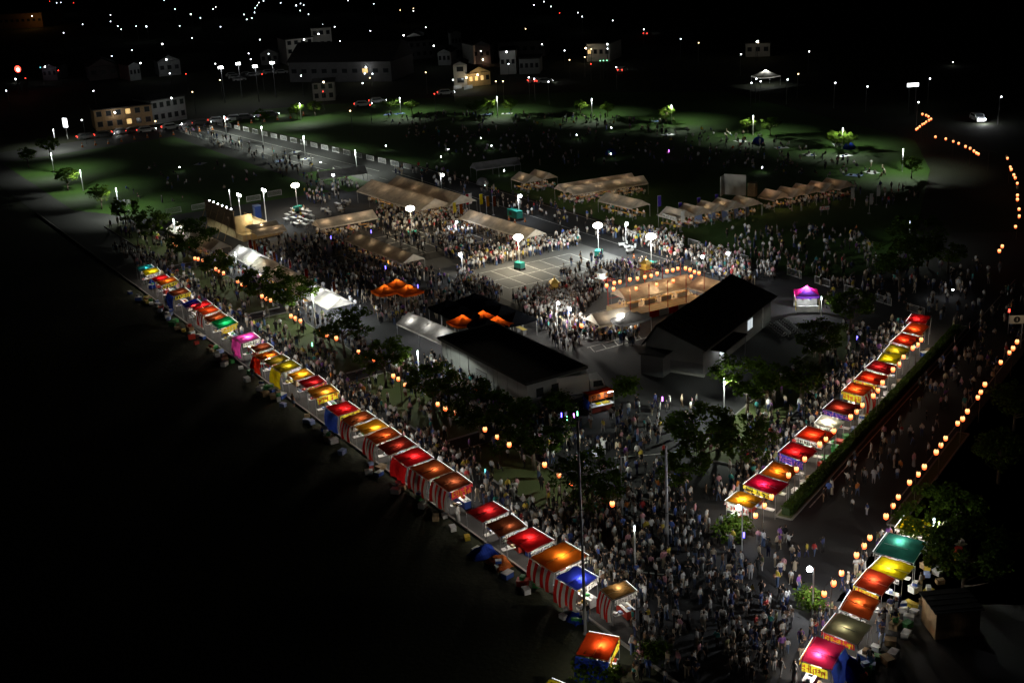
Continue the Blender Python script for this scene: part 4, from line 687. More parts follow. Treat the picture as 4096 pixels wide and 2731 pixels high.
hedge('hedge', 'low hedge before the truck end of the building', lambda t, s, z=0: V(*(B1A+B1E*t+B1N*s))+V(0, 0, z), 6, B1L+3, B1W+2.2, .9, .8, 4)

# ------------------------------------------------------------------ barriers, banners, cones, bicycles, shrines, boxes
br = Proto('crowd_barrier', 'barrier')
fr = MB(); 
for a_, b_ in (((-1.4, 0, .1), (1.4, 0, .1)), ((-1.4, 0, 1.05), (1.4, 0, 1.05)), ((-1.4, 0, .02), (-1.4, 0, 1.05)), ((1.4, 0, .02), (1.4, 0, 1.05))): br.part('frame_bar', MB().tube(a_, b_, .035, n=5), 'white_metal')
mm = MB()
for i in range(18): mm.tube((-1.32+i*.155, 0, .1), (-1.32+i*.155, 0, 1.05), .011, n=3)
for i in range(5): mm.tube((-1.4, 0, .25+i*.16), (1.4, 0, .25+i*.16), .011, n=3)
br.part('wire_mesh', mm, 'white_metal')
for x_ in (-1.2, 1.2): br.part('foot', MB().bbox((x_-.03, -.35, 0), (x_+.03, .35, .05)), 'dark_metal')
for i in range(19): br.put('white wire barrier lining the lawn side of the road between the lawns', R(-128+i*4.7, 57.8+i*.5+.6), AO+.11, 'barriers between the lawns')
for i in range(9): br.put('white wire barrier lining the lawn side past the lantern stage', R(42+i*5.4, FAR+.8), AO, 'barriers past the lantern stage')
for i in range(12): br.put('white wire barrier along the first lawn beside the road', R(-122+i*5, 47.6+i*.25), AO, 'barriers along the first lawn')
for x_, y_ in ((330, 600), (680, 545), (1720, 360), (1430, 430)): p = G(*t1(x_, y_)); br.put('white wire barrier across the road end behind the stage', p, AO+math.pi/2, 'barriers behind the stage')
nb_ = Proto('banner_flag', 'banner').part('pole', MB().tube((0, 0, 0), (0, 0, 3.4), .02, n=5), 'white_metal').part('flag', MB().sheet((0, 0, 3.35), (.62, 0, 3.35), (.6, .03, 1.5), (0, 0, 1.5), 4, 8, lambda u, v: V(0, .08*u*math.sin(7*v), 0)), 'banner_white').part('arm', MB().tube((0, 0, 3.36), (.62, 0, 3.36), .014, n=4), 'white_metal').part('base', MB().box((0, 0, .06), (.4, .4, .12)), 'steel')
for (x_, y_), mt_, nm in (((225, 990), 'banner_yellow', 'yellow'), ((315, 1010), 'cloth orange', 'orange'), ((400, 870), 'cloth crimson', 'crimson'), ((440, 860), 'banner_white', 'white'), ((590, 870), 'ink_yellow', 'bright yellow'), ((680, 900), 'cloth amber', 'amber'), ((770, 900), 'cloth brown', 'brown')):
    p = G(*t3(x_, y_)); nb_.put(f'tall {nm} banner flag standing by the lit tent front', p, .4, 'banner flags by the lit tent', 1, {'flag': mt_})
for i, (ft, fc_) in enumerate(((-2, 0), (-.8, 1), (1.2, 0), (3.5, 0), (8, 2), (13.5, 0), (20, 0), (29, 2))): nb_.put(['tall dark red banner flag beside the verge awning tents', 'tall orange banner flag beside the verge awning tents', 'tall brown banner flag beside the verge awning tents'][fc_], R(ft, 16.7+.3*(i % 2)), AO+1.2+.5*(i % 3), 'banner flags beside the awning tents', .8, {'flag': ['cloth dark red', 'cloth orange', 'cloth brown'][fc_]})
for (x_, y_), nm in (((970, 900), 'banner_blue'), ((1255, 1000), 'banner_blue'), ((1510, 930), 'banner_blue'), ((1755, 880), 'banner_blue'), ((1290, 1130), 'banner_white')): p = G(*t4(x_, y_)); nb_.put('dark violet banner flag in front of the stepped tents' if nm == 'banner_blue' else 'white banner flag in front of the stepped tents', p, .2, 'banner flags of the stepped tents', 1, {'flag': nm})
for (x_, y_) in ((2085, 760), (1730, 800), (1985, 880)): p = G(*t5(x_, y_)); nb_.put('pale banner flag alone on the lamp lit lawn', p, .2, 'pale banner flags on the lawn', 1)
# blue posters leaning at the stepped tents
for i, (x_, y_) in enumerate(((1530, 1010), (1720, 980), (1900, 960), (2060, 930), (2220, 900))):
    p = G(*t4(x_, y_+30)); T = thing('poster_board', 'blue seascape poster board propped under the stepped tents', 'poster', p, ang(_E)+1.3+.2*i, 'blue poster boards'); MB().quad((-.7, 0, .3), (.7, 0, .3), (.7, .25, 1.9), (-.7, .25, 1.9)).obj('sheet', 'blue_light', T); MB().quad((-.68, -.01, .32), (.68, -.01, .32), (.5, .06, .8), (-.68, .04, .7)).obj('print', 'ink_white', T); MB().bbox((-.75, .26, .2), (.75, .3, 2.0)).obj('backing', 'wood', T)
a = G(*t4(1050, 880), 2.3); b = G(*t4(1240, 940), 2.3); T = thing('sign_board', 'long white sign board on the first stepped tent', 'sign', V(a.x, a.y, 0)+V(-.3, -.5, 0), ang(b-a)); MB().bbox((0, 0, 1.9), ((b-a).length, .05, 2.6)).obj('board', 'wall_white', T); mk_ = MB(); marks(mk_, V(.1, -.01, 1.95), V((b-a).length-.2, 0, 0), V(0, 0, 1), 9, .55, 77); mk_.obj('lettering', 'ink_dark', T)
for x_ in (.05, (b-a).length-.1): MB().bbox((x_, .05, 0), (x_+.05, .1, 1.9)).obj('leg', 'steel', T)
p = G(*t5(1370, 900)); T = thing('sign_board', 'small white sign with red lettering on the dark lawn', 'sign', p, .1); MB().bbox((-.8, 0, .9), (.8, .05, 1.5)).obj('board', 'wall_white', T); mk_ = MB(); marks(mk_, V(-.7, -.01, .95), V(1.4, 0, 0), V(0, 0, 1), 3, .5, 5); mk_.obj('lettering', 'ink_red', T)
for x_ in (-.6, .6): MB().bbox((x_-.03, .05, 0), (x_+.03, .1, .9)).obj('leg', 'steel', T)
p = G(4068, 1278, 3.6); T = thing('road_sign', 'cream road sign with dark round emblem over the road', 'sign', (p.x, p.y, 0), -.1); MB().bbox((-.85, 0, 3.1), (.85, .06, 4.1)).obj('board', 'wall_white', T); MB().tube((0, -.012, 3.6), (0, -.004, 3.6), .38, n=20).obj('emblem', 'black', T); MB().box((.02, -.02, 3.6), (.1, .006, .34), 0).obj('mark', 'ink_white', T); MB().tube((.7, .1, 0), (.7, .1, 4.1), .06).obj('post', 'steel', T)
lamp('POINT', (0, -1.4, 3.9), 16, (1, .75, .45), .05, T)
p = G(*r6(2248, 572), 3.0); T = thing('traffic_signal', 'red light hanging over the road by the cream sign', 'signal', (p.x, p.y, 0)); MB().tube((.15, .2, 0), (.15, .2, 3.4), .06).obj('post', 'steel', T); MB().bbox((-.14, .0, 2.75), (.16, .2, 3.3)).obj('housing', 'black', T); MB().box((0, -.02, 3.0), (.18, .04, .4)).obj('lens', 'lamp_red', T)
cn = Proto('traffic_cone', 'cone').part('cone', MB().lathe([(.17, .04), (.1, .4), (.04, .7)], n=10), 'orange_plastic').part('base', MB().box((0, 0, .02), (.38, .38, .04)), 'orange_plastic').part('band', MB().lathe([(.118, .32), (.09, .46)], n=10), 'white_foam')
cn.put('orange cone alone on the bright arena floor', G(*t4(640, 1490)))
for i in range(18): cn.put('orange cone in the line along the far lawn road', G(330+i*52, 588-i*7.2+rnd.uniform(-3, 3)), 0, 'cones along the far road', 1.5)
for x_, y_ in ((985, 960), (1065, 1000), (1205, 985)): cn.put('red cone around the teal generator', G(*t3(x_, y_)), 0, 'cones around the generator')
p = G(*t3(1070, 950)); T = thing('generator', 'big teal generator box under the globe lamp on the road', 'generator', p, AO); MB().bbox((-1.5, -.6, .35), (1.5, .6, 1.6)).obj('housing', 'teal_box', T); MB().bbox((-1.6, -.7, .2), (1.6, .7, .35)).obj('skid', 'dark_metal', T); MB().bbox((-.9, -.62, .7), (-.1, -.6, 1.3)).obj('grille', 'dark_metal', T)
for x_ in (-1.1, 1.1):
    for y_ in (-.65, .55): MB().tube((x_, y_, .2), (x_, y_+.1, .2), .2, n=8).obj('wheel', 'rubber', T)
p = G(*t1(1485, 660)); T = thing('portable_cabin', 'upright blue cabin box behind the stage', 'cabin', p, AO); MB().bbox((-.55, -.55, .1), (.55, .55, 2.2)).obj('body', 'blue_plastic', T); MB().bbox((-.6, -.6, 2.2), (.6, .6, 2.35)).obj('roof', 'blue_light', T); MB().bbox((-.4, -.57, .15), (.4, -.55, 2.0)).obj('door', 'blue_light', T)
wr = MB(); bmt = bmesh.new()
for k in range(14):
    a0, a1 = 2*math.pi*k/14, 2*math.pi*(k+1)/14; wr.tube((.32*math.cos(a0), 0, .32*math.sin(a0)), (.32*math.cos(a1), 0, .32*math.sin(a1)), .022, n=4)
bk = Proto('bicycle', 'bicycle')
for x_ in (-.52, .52):
    w_ = MB(); w_.v = [(a_+x_, b_, c_+.34) for a_, b_, c_ in wr.v]; w_.f = wr.f; w_.m = wr.m; bk.part('wheel', w_, 'rubber')
bk.part('frame', MB().path([(-.52, 0, .34), (-.1, 0, .34), (.38, 0, .8), (-.2, 0, .78), (-.1, 0, .34)], .02, 5).path([(.52, 0, .34), (.36, 0, .95)], .02, 5), 'white_metal').part('handlebar', MB().tube((.34, -.28, .98), (.34, .28, .98), .018), 'steel').part('saddle', MB().box((-.24, 0, .9), (.26, .14, .07)), 'black').part('basket', MB().bbox((.42, -.17, .78), (.74, .17, 1.02)), 'steel')
for i in range(16):
    p = G(*t7(1050+25*(i % 8), 1080+20*(i % 8)))+e.normalized()*0+V((i//8)*1.3-.5, (i//8)*1.0, 0); bk.put('parked bicycle in the rack beside the gabled hall', p, AO+.4+rnd.uniform(-.15, .15), 'bicycles beside the hall', 1)
for i in range(8): bk.put('bicycle parked under the first lawn trees', G(490+rnd.uniform(-25, 35), 835+rnd.uniform(-20, 35)), rnd.random()*3, 'bicycles under the lawn trees')
mc = Proto('motor_scooter', 'scooter')
for x_ in (-.6, .6):
    mc.part('wheel', MB().tube((x_, -.06, .28), (x_, .06, .28), .28, n=12), 'rubber')
mc.part('body', MB().box((-.3, 0, .55), (.85, .34, .38)).box((.45, 0, .62), (.2, .4, .6)).box((.1, 0, .35), (.6, .3, .12)), 'white_foam').part('seat', MB().box((-.3, 0, .8), (.7, .28, .12)), 'black').part('handlebar', MB().tube((.42, -.32, 1.02), (.42, .32, 1.02), .022), 'black').part('windshield', MB().box((.52, 0, 1.1), (.04, .36, .3)), 'glass_dark')
for i, (x_, y_) in enumerate(((560, 1385), (620, 1370), (500, 1340), (590, 1420))): mc.put('white police scooter parked at the arena edge', G(*t4(x_, y_)), AO+.6*i, 'police scooters at the arena edge', 1.1)
# portable shrines
def shrine(p, label, rz, mat='gold', s=1.0):
    T = thing('portable_shrine', label, 'shrine', p, rz); T.scale = (.8*s,)*3
    for y_ in (-.55, .55): MB().bbox((-2.4, y_-.07, 1.25), (2.4, y_+.07, 1.4)).obj('carrying_beam', 'lacquer', T)
    for x_ in (-1.0, 1.0): MB().bbox((x_-.07, -1.5, 1.12), (x_+.07, 1.5, 1.24)).obj('cross_beam', 'lacquer', T)
    MB().bbox((-.8, -.8, 1.4), (.8, .8, 1.6)).obj('plinth', mat, T); MB().bbox((-.55, -.55, 1.6), (.55, .55, 2.4)).obj('body', mat, T)
    for x_ in (-.6, .6):
        for y_ in (-.6, .6): MB().tube((x_, y_, 1.6), (x_, y_, 2.42), .05).obj('column', 'lacquer', T)
    rf_ = MB().lathe([(1.15, 2.38), (1.2, 2.46), (.8, 2.72), (.45, 3.0), (.2, 3.12)], n=4); rf_.v = [(x*math.cos(.785)-y*math.sin(.785), x*math.sin(.785)+y*math.cos(.785), z) for x, y, z in rf_.v]; rf_.obj('roof', mat, T)
    MB().lathe([(.08, 3.12), (.16, 3.25), (.05, 3.4), (.12, 3.5), (.02, 3.62)], n=8).obj('finial', 'gold', T)
    for i in range(8): a_ = i*math.pi/4; MB().ball((1.05*math.cos(a_), 1.05*math.sin(a_), 2.3), .1, 6, 4).obj('ornament', 'gold', T)
    for x_ in (-.7, .7): MB().bbox((x_-.05, -.7, 0), (x_+.05, .7, 1.12)).obj('trestle', 'wood', T)
    foot(p, V(math.cos(rz), math.sin(rz), 0), 1.6, 1.2); return T
T = shrine(G(*t6(715, 560)), 'portable shrine with pale lit sides nearest the lantern stage', AO+.4, 'white_foam'); lamp('POINT', (1.2, -1.2, 1.9), 160, (.95, 1, .9), .1, T)
T = shrine(G(*t6(1320, 430)), 'golden portable shrine behind the lantern string', AO+.2, 'gold'); lamp('POINT', (1.0, -1.5, 2.2), 90, (1, .8, .45), .1, T)
T = shrine(G(*r5(1470, 470)), 'golden portable shrine borne above the white clad crowd', AO+1.2, 'gold'); 
for px_, pw in (((1480, 520), 1300), ((1560, 560), 1100)):
    p = G(*r5(*px_), 3.6); T = gl.put('work lamp pole over the white clad shrine bearers', (p.x, p.y, 0), 1.0, 'work lamps over the shrine bearers', .85); lamp('POINT', (.42, -.5, 4.0), pw, (1, .95, .85), .15, T)
# boxes, coolers, bags and tarps behind the stalls
bxp = {}
for i, (nm, mt_) in enumerate((('white foam', 'white_foam'), ('blue', 'blue_plastic'), ('cardboard', 'cardboard'), ('pale blue', 'blue_light'), ('yellow', 'yellow_plastic'), ('red', 'red_plastic'), ('green', 'green_plastic'))):
    pr = Proto('storage_box', 'box').part('body', MB().bbox((-.35, -.25, 0), (.35, .25, .36)), mt_).part('lid', MB().bbox((-.37, -.27, .36), (.37, .27, .42)), mt_ if nm != 'blue' else 'white_foam'); bxp[nm] = pr
def boxes(f, n, t0, t1, s0, s1, where, group, seed):
    q = random.Random(seed); st = []
    for i in range(n):
        nm = q.choice(list(bxp)+['white foam', 'white foam', 'cardboard']); p = f(q.uniform(t0, t1), q.uniform(s0, s1))
        if any((p-o).length < .75 for o in st): continue
        st.append(p); bxp[nm].put(f'{nm} storage box left {where}', p, q.random()*3, group, q.uniform(.8, 1.35))
        if q.random() < .3: bxp[q.choice(list(bxp))].put(f'{"small mixed"} storage box stacked on another {where}', p+V(0, 0, .58), q.random()*3, group, .7)
boxes(R, 70, 4, 70, -5.0, -3.5, 'behind the stalls at the dark field', 'boxes behind the field stalls', 1); boxes(R, 46, 70, 122, -4.9, -3.4, 'behind the striped curtain stalls', 'boxes behind the curtain stalls', 2)
boxes(R2, 34, 2, 46, -2.9, -2.65, 'between the red stalls and the hedge', 'boxes by the hedge', 3); boxes(R2, 60, 46, 69, -18.6, -16.9, 'behind the stalls across the road', 'boxes behind the road stalls', 4)
def tarp(p, wd, dp, h, mat, label, rz):
    T = thing('tarpaulin', label, 'tarp', V(p.x, p.y, .02), rz); q = random.Random(int(p.x*50)); ph = q.random()*6
    MB().sheet((-wd/2, -dp/2, 0), (wd/2, -dp/2, 0), (wd/2, dp/2, 0), (-wd/2, dp/2, 0), 12, 10, lambda u, v: V(.1*math.sin(9*v+ph), .1*math.sin(8*u+ph), max(0, h*(math.sin(math.pi*u)*math.sin(math.pi*v))**.5+.12*math.sin(11*u+ph)*math.sin(9*v)))).obj('sheet', mat, T); MB().box((0, 0, h*.3), (wd*.5, dp*.5, h*.55)).obj('load', 'cardboard', T)
tarp(G(*cD(460, 960)), 1.5, 2.2, .9, 'tarp_blue', 'crumpled blue tarpaulin heap on the field bank', AO); tarp(G(*cD(690, 1090)), 2.4, 1.5, .7, 'tarp_orange', 'crumpled orange tarpaulin heap on the field bank', AO); tarp(G(*cE(700, 700)), 1.6, 1.2, .6, 'tarp_blue', 'small blue tarpaulin heap by the pole foot', AO); tarp(G(*cA(450, 590)), 1.2, 1.0, 1.3, 'tarp_blue', 'blue tarpaulin hanging heap behind the red and orange stalls', AO); tarp(G(*cB(770, 640)), 1.5, 1.3, 1.2, 'cloth red', 'red covered heap behind the olive stall', AO); tarp(G(*r8(1130, 1500)), 2.2, 1.6, 1.5, 'tarp_blue', 'blue tarpaulin heap beside the rose stall', AO)
# dark plank shed at the road side
p = G(3740, 2560); T = thing('plank_shed', 'dark orange plank shed beyond the stalls across the road', 'shed', p, .06)
for i in range(10): MB().bbox((i*.33, 0, .05), (i*.33+.31, .06, 2.3)).obj('plank', 'board_brown', T)
for i in range(8): MB().bbox((3.25, .05+i*.33, .05), (3.31, .05+i*.33+.31, 2.3)).obj('plank', 'board_brown', T)
MB().bbox((0, .07, .02), (3.24, 2.7, 2.28)).obj('body', 'wood', T)
for i in range(9): MB().bbox((-.2, -.2+i*.36, 2.3+.03*(i % 2)), (3.5, .14+i*.36, 2.36+.03*(i % 2))).obj('roof_sheet', 'roof_dark', T)
# led toys and signs
def led(c, xy, mat, label, w=.12, h=.5, z=1.2):
    p = G(*c(*xy), z); T = thing('light_sign', label, 'light', (p.x, p.y, 0)); MB().tube((0, .03, 0), (0, .03, z), .02, n=4).obj('stand', 'black', T); MB().box((0, 0, z), (w, .05, h)).obj('panel', mat, T)
for c, xy, mt_, l in ((r5, (1515, 1290), 'lamp_blue', 'blue light strip on the toy cart by the truck'), (r5, (1552, 1312), 'lamp_green', 'green light strip low on the toy cart'), (r5, (1625, 1280), 'lamp_green', 'green light strip high on the toy cart'), (r5, (1600, 1295), 'lamp_violet', 'violet light strip on the toy cart'), (cR, (788, 180), 'lamp_blue', 'blue glowing sign under the trees by the hedge stalls'), (cS, (605, 1510), 'lamp_blue', 'blue glowing sign under the short lamp post'), (r5, (2210, 1180), 'lamp_violet', 'violet glowing toy on the entrance asphalt'), (t2, (425, 1205), 'lamp_blue', 'blue glowing sign at the head of the long tent'), (t2, (1215, 1545), 'lamp_amber', 'amber glowing sign under the long tent edge'), (t2, (980, 1125), 'lamp_blue', 'blue glowing toy above the long tent'), (r5, (303, 275), 'lamp_blue', 'blue glowing sign before the long tent end'), (r5, (525, 405), 'lamp_blue', 'blue glowing sign by the orange popup trio'), (cB, (1545, 335), 'lamp_green', 'green glowing wand in the walkway crowd'), (r7, (990, 112), 'lamp_cyan', 'cyan glowing ring in the walkway crowd'), (t4, (1120, 15), 'lamp_violet', 'violet glowing toy far on the dark lawn')):
    led(c, xy, mt_, l)

# ------------------------------------------------------------------ the town beyond the park
def house(c, a, b, depth, h, wall, label, roof='gable', cols=3, rows=1, lit=(), lamp_=None, name='house', winmat='glass_dark', roofmat='roof_dark'):
    A_, B_ = G(*c(*a)), G(*c(*b)); e = B_-A_; L = e.length; T = thing(name, label, 'building', A_, ang(e)); q = random.Random(int(A_.x*7+A_.y))
    MB().bbox((0, 0, 0), (L, depth, h)).obj('wall', wall, T)
    if roof == 'gable':
        r_ = MB(); hr = h+min(depth, L)*.28; y = depth/2
        if L >= depth: P = [(-.5, -.5, h), (L+.5, -.5, h), (L+.5, y, hr), (-.5, y, hr), (L+.5, depth+.5, h), (-.5, depth+.5, h)]; r_.add(P, [(0, 1, 2, 3), (3, 2, 4, 5), (0, 3, 5), (1, 4, 2), (0, 5, 4, 1)])
        else: x = L/2; P = [(-.5, -.5, h), (-.5, depth+.5, h), (x, depth+.5, hr), (x, -.5, hr), (L+.5, depth+.5, h), (L+.5, -.5, h)]; r_.add(P, [(0, 3, 2, 1), (3, 5, 4, 2), (1, 2, 4), (0, 1, 4, 5)]); MB().add([(0, -.02, h), (L, -.02, h), (L/2, -.02, hr-.3)], [(0, 1, 2)]).obj('gable_wall', wall, T)
        r_.obj('roof', roofmat, T)
    else:
        ro = MB().bbox((-.25, -.25, h), (L+.25, depth+.25, h+.3)).obj('roof', roofmat, T)
    k = 0
    for j in range(rows):
        for i in range(cols):
            x = L*(i+.5)/cols; z = h*(j+.5)/rows-.3; w_ = min(1.8, L/cols*.5)
            f = MB().bbox((x-w_/2-.08, -.06, z-.1), (x+w_/2+.08, -.01, z+1.3)).obj('window', 'wall_dado', T); MB().bbox((x-w_/2, -.08, z-.02), (x+w_/2, -.061, z+1.22)).obj('pane', 'window_warm' if k in lit else winmat, f); k += 1
    if lamp_:
        lp, pw, col = lamp_; MB().ball((lp[0]*L, lp[1], lp[2]), .2, 6, 4).obj('wall_lamp', 'bulb_warm' if col[2] < .7 else 'bulb_white', T); lamp('POINT', (lp[0]*L, lp[1]-.8, lp[2]-.4), pw*(.16 if 'yellow lit' in label or 'brown apartment' in label else .05), col, .15, T)
    return T
house(t9, (870, 560), (1240, 520), 10, 8.5, 'wall_white', 'pale three storey block with window rows behind the car park', 'flat', 4, 3, lamp_=((.4, -9, 9), 2600, (1, .95, .8)))
house(t9, (1230, 500), (1500, 480), 9, 11, 'wall_white', 'taller pale block joined beyond the three storey block', 'flat', 3, 3, lamp_=((.3, -10, 10), 900, (1, .95, .85)))
house(t9, (900, 790), (2300, 780), 18, 6, 'wall_dado', 'long low dark warehouse with one lit doorway', 'gable', 10, 1, (7,), ((.78, -1.5, 4.5), 1500, (1, .95, .85)), 'warehouse')
house(t9, (500, 560), (740, 545), 8, 4, 'wall_grey', 'dim pale house beside the floodlit car park')
house(t9, (1220, 1060), (1520, 1040), 8, 5, 'wall_grey', 'dim concrete house behind the lawn rim trees', 'flat', 3, 2, lamp_=((.6, -6, 6), 320, (1, .75, .5)))
T = house(t10, (405, 690), (590, 680), 9, 6.4, 'wall_white', 'yellow lit house with front gable and white fence', 'gable', 1, 2, (), ((.95, -1.6, 2.8), 260, (1, .72, .32)))
house(t10, (600, 685), (905, 650), 7, 3.8, 'plywood', 'low yellow lit wing with glowing shop front', 'gable', 4, 1, (0, 1, 2), ((.35, -1.5, 3.4), 700, (1, .75, .35)))
for x_ in (390, 540): p = G(*t10(x_, 730)); p2 = G(*t10(x_+120, 705)); T = thing('picket_fence', 'white picket fence section before the yellow lit house', 'fence', p, ang(p2-p), 'white picket fences'); Lf = (p2-p).length; [MB().bbox((i*Lf/10+.05, 0, .1), ((i+.7)*Lf/10, .05, 1.2)).obj('picket', 'white_foam', T) for i in range(10)]; MB().bbox((0, .05, .4), (Lf, .09, .5)).obj('rail', 'white_foam', T); lamp('POINT', (Lf/2, -1.8, 1.6), 60, (.9, 1, 1), .1, T)
house(t10, (185, 390), (360, 385), 9, 4.2, 'wall_grey', 'small grey gabled house above the yellow lit house', lamp_=((.1, -6, 7), 260, (.9, 1, .95)))
house(t10, (675, 375), (910, 350), 10, 6.0, 'wall_white', 'shop block washed in red light', 'flat', 3, 1, lamp_=((.4, -2, 1.5), 420, (1, .08, .1)))
house(t10, (1040, 515), (1260, 505), 9, 7.0, 'wall_white', 'white cube house with three slot windows', 'flat', 3, 1, lamp_=((.5, -4, 7.2), 300, (.85, .92, 1)))
house(t10, (1300, 510), (1580, 500), 9, 4.5, 'wall_grey', 'low grey shop beside the white cube house', 'flat', 4, 1)
house(r1, (665, 905), (1060, 860), 10, 5.2, 'wood', 'two storey brown apartment with lit stairway by the road', 'flat', 6, 2, (3, 9), ((.35, -1.5, 4.4), 420, (1, .85, .7)))
house(r1, (1060, 860), (1290, 820), 10, 6.0, 'wall_grey', 'grey apartment wing with balcony rails by the road', 'flat', 5, 2, (), ((.4, -4, 6.6), 200, (.9, .95, 1)))
house(r1, (900, 560), (975, 550), 9, 5, 'wall_grey', 'dim house with pale end wall in the far town', lamp_=((.5, -6, 6), 320, (.9, 1, .95))); house(r1, (1100, 530), (1250, 515), 10, 5, 'wall_grey', 'dim long house in the far town', lamp_=((.3, -6, 6), 260, (.9, 1, .95))); house(r1, (620, 560), (820, 540), 10, 4.5, 'wall_dado', 'low unlit house in the far town'); house(r1, (300, 560), (400, 555), 10, 4.5, 'wall_dado', 'house tinted violet by a neon sign in the far town', lamp_=((.5, -3, 5), 200, (.6, .2, 1)))
house(r1, (-40, 205), (300, 190), 24, 7, 'board_brown', 'large orange lit hilltop building beyond the town', 'flat', 9, 1, (), ((.92, -6, 6), 5000, (1, .42, .06)))
house(r2, (1690, 425), (1850, 425), 12, 5.5, 'wall_white', 'pale roadside shop with bright entrance', 'flat', 4, 1, (0,), ((.1, -3, 4.5), 900, (1, .8, .55))); house(r2, (470, 415), (640, 400), 12, 6, 'wall_dado', 'brown unlit block in the far town', 'flat', 4, 2); house(r2, (910, 445), (1030, 440), 12, 6, 'wall_dado', 'dark house behind the red shop block'); house(r2, (1080, 400), (1400, 390), 12, 5, 'wall_dado', 'long dark roadside block in the far town', 'flat', 6, 1)
house(r2, (760, 350), (830, 345), 9, 6, 'wall_grey', 'faint grey gabled house high in the town'); house(r2, (455, 330), (555, 325), 9, 4, 'wall_white', 'small house with bright white gable in the town', lamp_=((-.1, -5, 5), 700, (.9, 1, 1))); house(r3, (430, 395), (600, 390), 12, 4, 'wall_grey', 'low wall building on the far hill road', 'flat', 3, 1, (), ((.5, -5, 5), 250, (1, .85, .6)))
# street lamps and lit windows of the town
sl = Proto('street_lamp', 'lamp').part('pole', MB().tube((0, 0, 0), (0, 0, 6), .08, .05, 6), 'dark_metal').part('arm', MB().tube((0, 0, 5.95), (0, -.7, 6.15), .04, n=5), 'dark_metal').part('lamp_head', MB().ball((0, -.8, 6.05), .17, 7, 4), 'lamp_far')
def dots(c, pts, mat, label, group, s=1.0):
    for x, y in pts:
        p = G(*c(x, y), 6.05); D = p.length; sl.put(label, (p.x, p.y+.8*s, 6.05*(1-s)), 0, group, (s, s, s), {'lamp_head': mat})
WL = ('tiny white street lamp shining in the dark town', 'white street lamps of the town')
dots(r1, [(70, 80), (390, 22), (418, 20), (761, 105), (761, 150), (569, 170), (438, 228), (811, 182), (835, 205), (938, 183), (1205, 65), (1380, 126), (1237, 180), (1323, 263), (908, 348), (769, 388), (1130, 3), (1468, 65), (1486, 50), (1519, 186), (1680, 102), (1700, 136), (1734, 127), (1757, 57), (1772, 40), (1783, 20), (1815, 8), (1753, 88), (1933, 22), (2070, 26), (2092, 37), (2068, 75), (2125, 101), (2224, 172), (2305, 187), (1790, 275), (1970, 283), (1712, 370), (1727, 410), (1850, 373), (1483, 441), (2074, 523), (1169, 508), (643, 628), (42, 626), (107, 545), (2342, 287), (563, 828)], 'lamp_far', *WL)
dots(r2, [(45, 5), (222, 28), (495, 77), (580, 190), (199, 215), (1394, 14), (1443, 47), (1325, 37), (1628, 90), (1657, 116), (1868, 143), (2082, 204), (2336, 270), (959, 354), (1381, 307), (1536, 350), (1832, 337), (328, 325), (350, 325), (371, 323), (393, 323), (1150, 442), (1290, 535), (1327, 545), (1425, 565), (145, 575), (160, 508), (213, 510), (768, 552), (1893, 465)], 'lamp_far', *WL)
dots(r3, [(507, 289), (518, 284), (869, 357), (400, 376), (721, 550), (1050, 573), (472, 573), (506, 545), (535, 562), (1272, 598), (1703, 543), (1624, 706), (2194, 669)], 'lamp_far', *WL)
dots(r1, [(1008, 184), (1314, 100), (1118, 305), (2040, 40)], 'lamp_far', 'brighter white street lamp high in the dark town', 'brighter street lamps of the town', 1.6); dots(r2, [(1830, 306)], 'lamp_far', 'brighter white street lamp high in the dark town', 'brighter street lamps of the town', 1.6)
dots(r1, [(341, 10), (507, 22), (402, 487), (175, 540), (1280, 510), (2224, 632), (1805, 512)], 'lamp_red', 'small red beacon light in the dark town', 'red lights of the town', .8); dots(r2, [(1502, 91), (1718, 442), (640, 648), (196, 724), (1330, 560)], 'lamp_red', 'small red beacon light in the dark town', 'red lights of the town', .8)
dots(r2, [(495, 60), (404, 72), (1268, 201), (1720, 340), (1675, 395), (1570, 415), (60, 765), (195, 538), (580, 500), (1063, 562), (1112, 562)], 'lamp_far_warm', 'small amber street lamp in the town', 'amber lights of the town'); dots(r1, [(1070, 836), (1515, 553), (1325, 635)], 'lamp_far_warm', 'small amber street lamp in the town', 'amber lights of the town'); dots(r3, [(108, 297), (795, 512)], 'lamp_far_warm', 'small amber street lamp in the town', 'amber lights of the town')
dots(r2, [(1782, 420), (1804, 419), (1828, 418)], 'lamp_green', 'small green light by the pale roadside shop', 'green lights of the town', .9); dots(r1, [(278, 466)], 'lamp_cyan', 'single cyan light in the dark town', None, 1)
cf = Proto('car_park_floodlight', 'floodlight').part('mast', MB().tube((0, 0, 0), (0, 0, 9), .12, .09, 7), 'dark_metal').part('flood', MB().box((0, -.2, 9.0), (1.1, .3, .5)), 'lamp_flood').part('crossbar', MB().bbox((-.9, -.05, 8.6), (.9, .05, 8.7)), 'dark_metal')
for x, y in ((1523, 488), (1643, 461), (1759, 480), (1877, 455)):
    p = G(*r1(x, y), 9.0); T = cf.put('floodlight mast over the distant car park', (p.x, p.y, 0), 0, 'car park floodlight masts', 1.1); lamp('POINT', (0, -1.0, 8.4), 260, (.94, 1, 1), .3, T)
p = G(*r3(1587, 587), 6.5); T = thing('light_sign', 'long white illuminated sign beside the far road', 'sign', (p.x, p.y, 0), .1); MB().bbox((-1.3, 0, 6.1), (1.3, .3, 6.9)).obj('panel', 'sign_white', T); [MB().tube((x_, .15, 0), (x_, .15, 6.1), .1).obj('post', 'dark_metal', T) for x_ in (-.8, .8)]
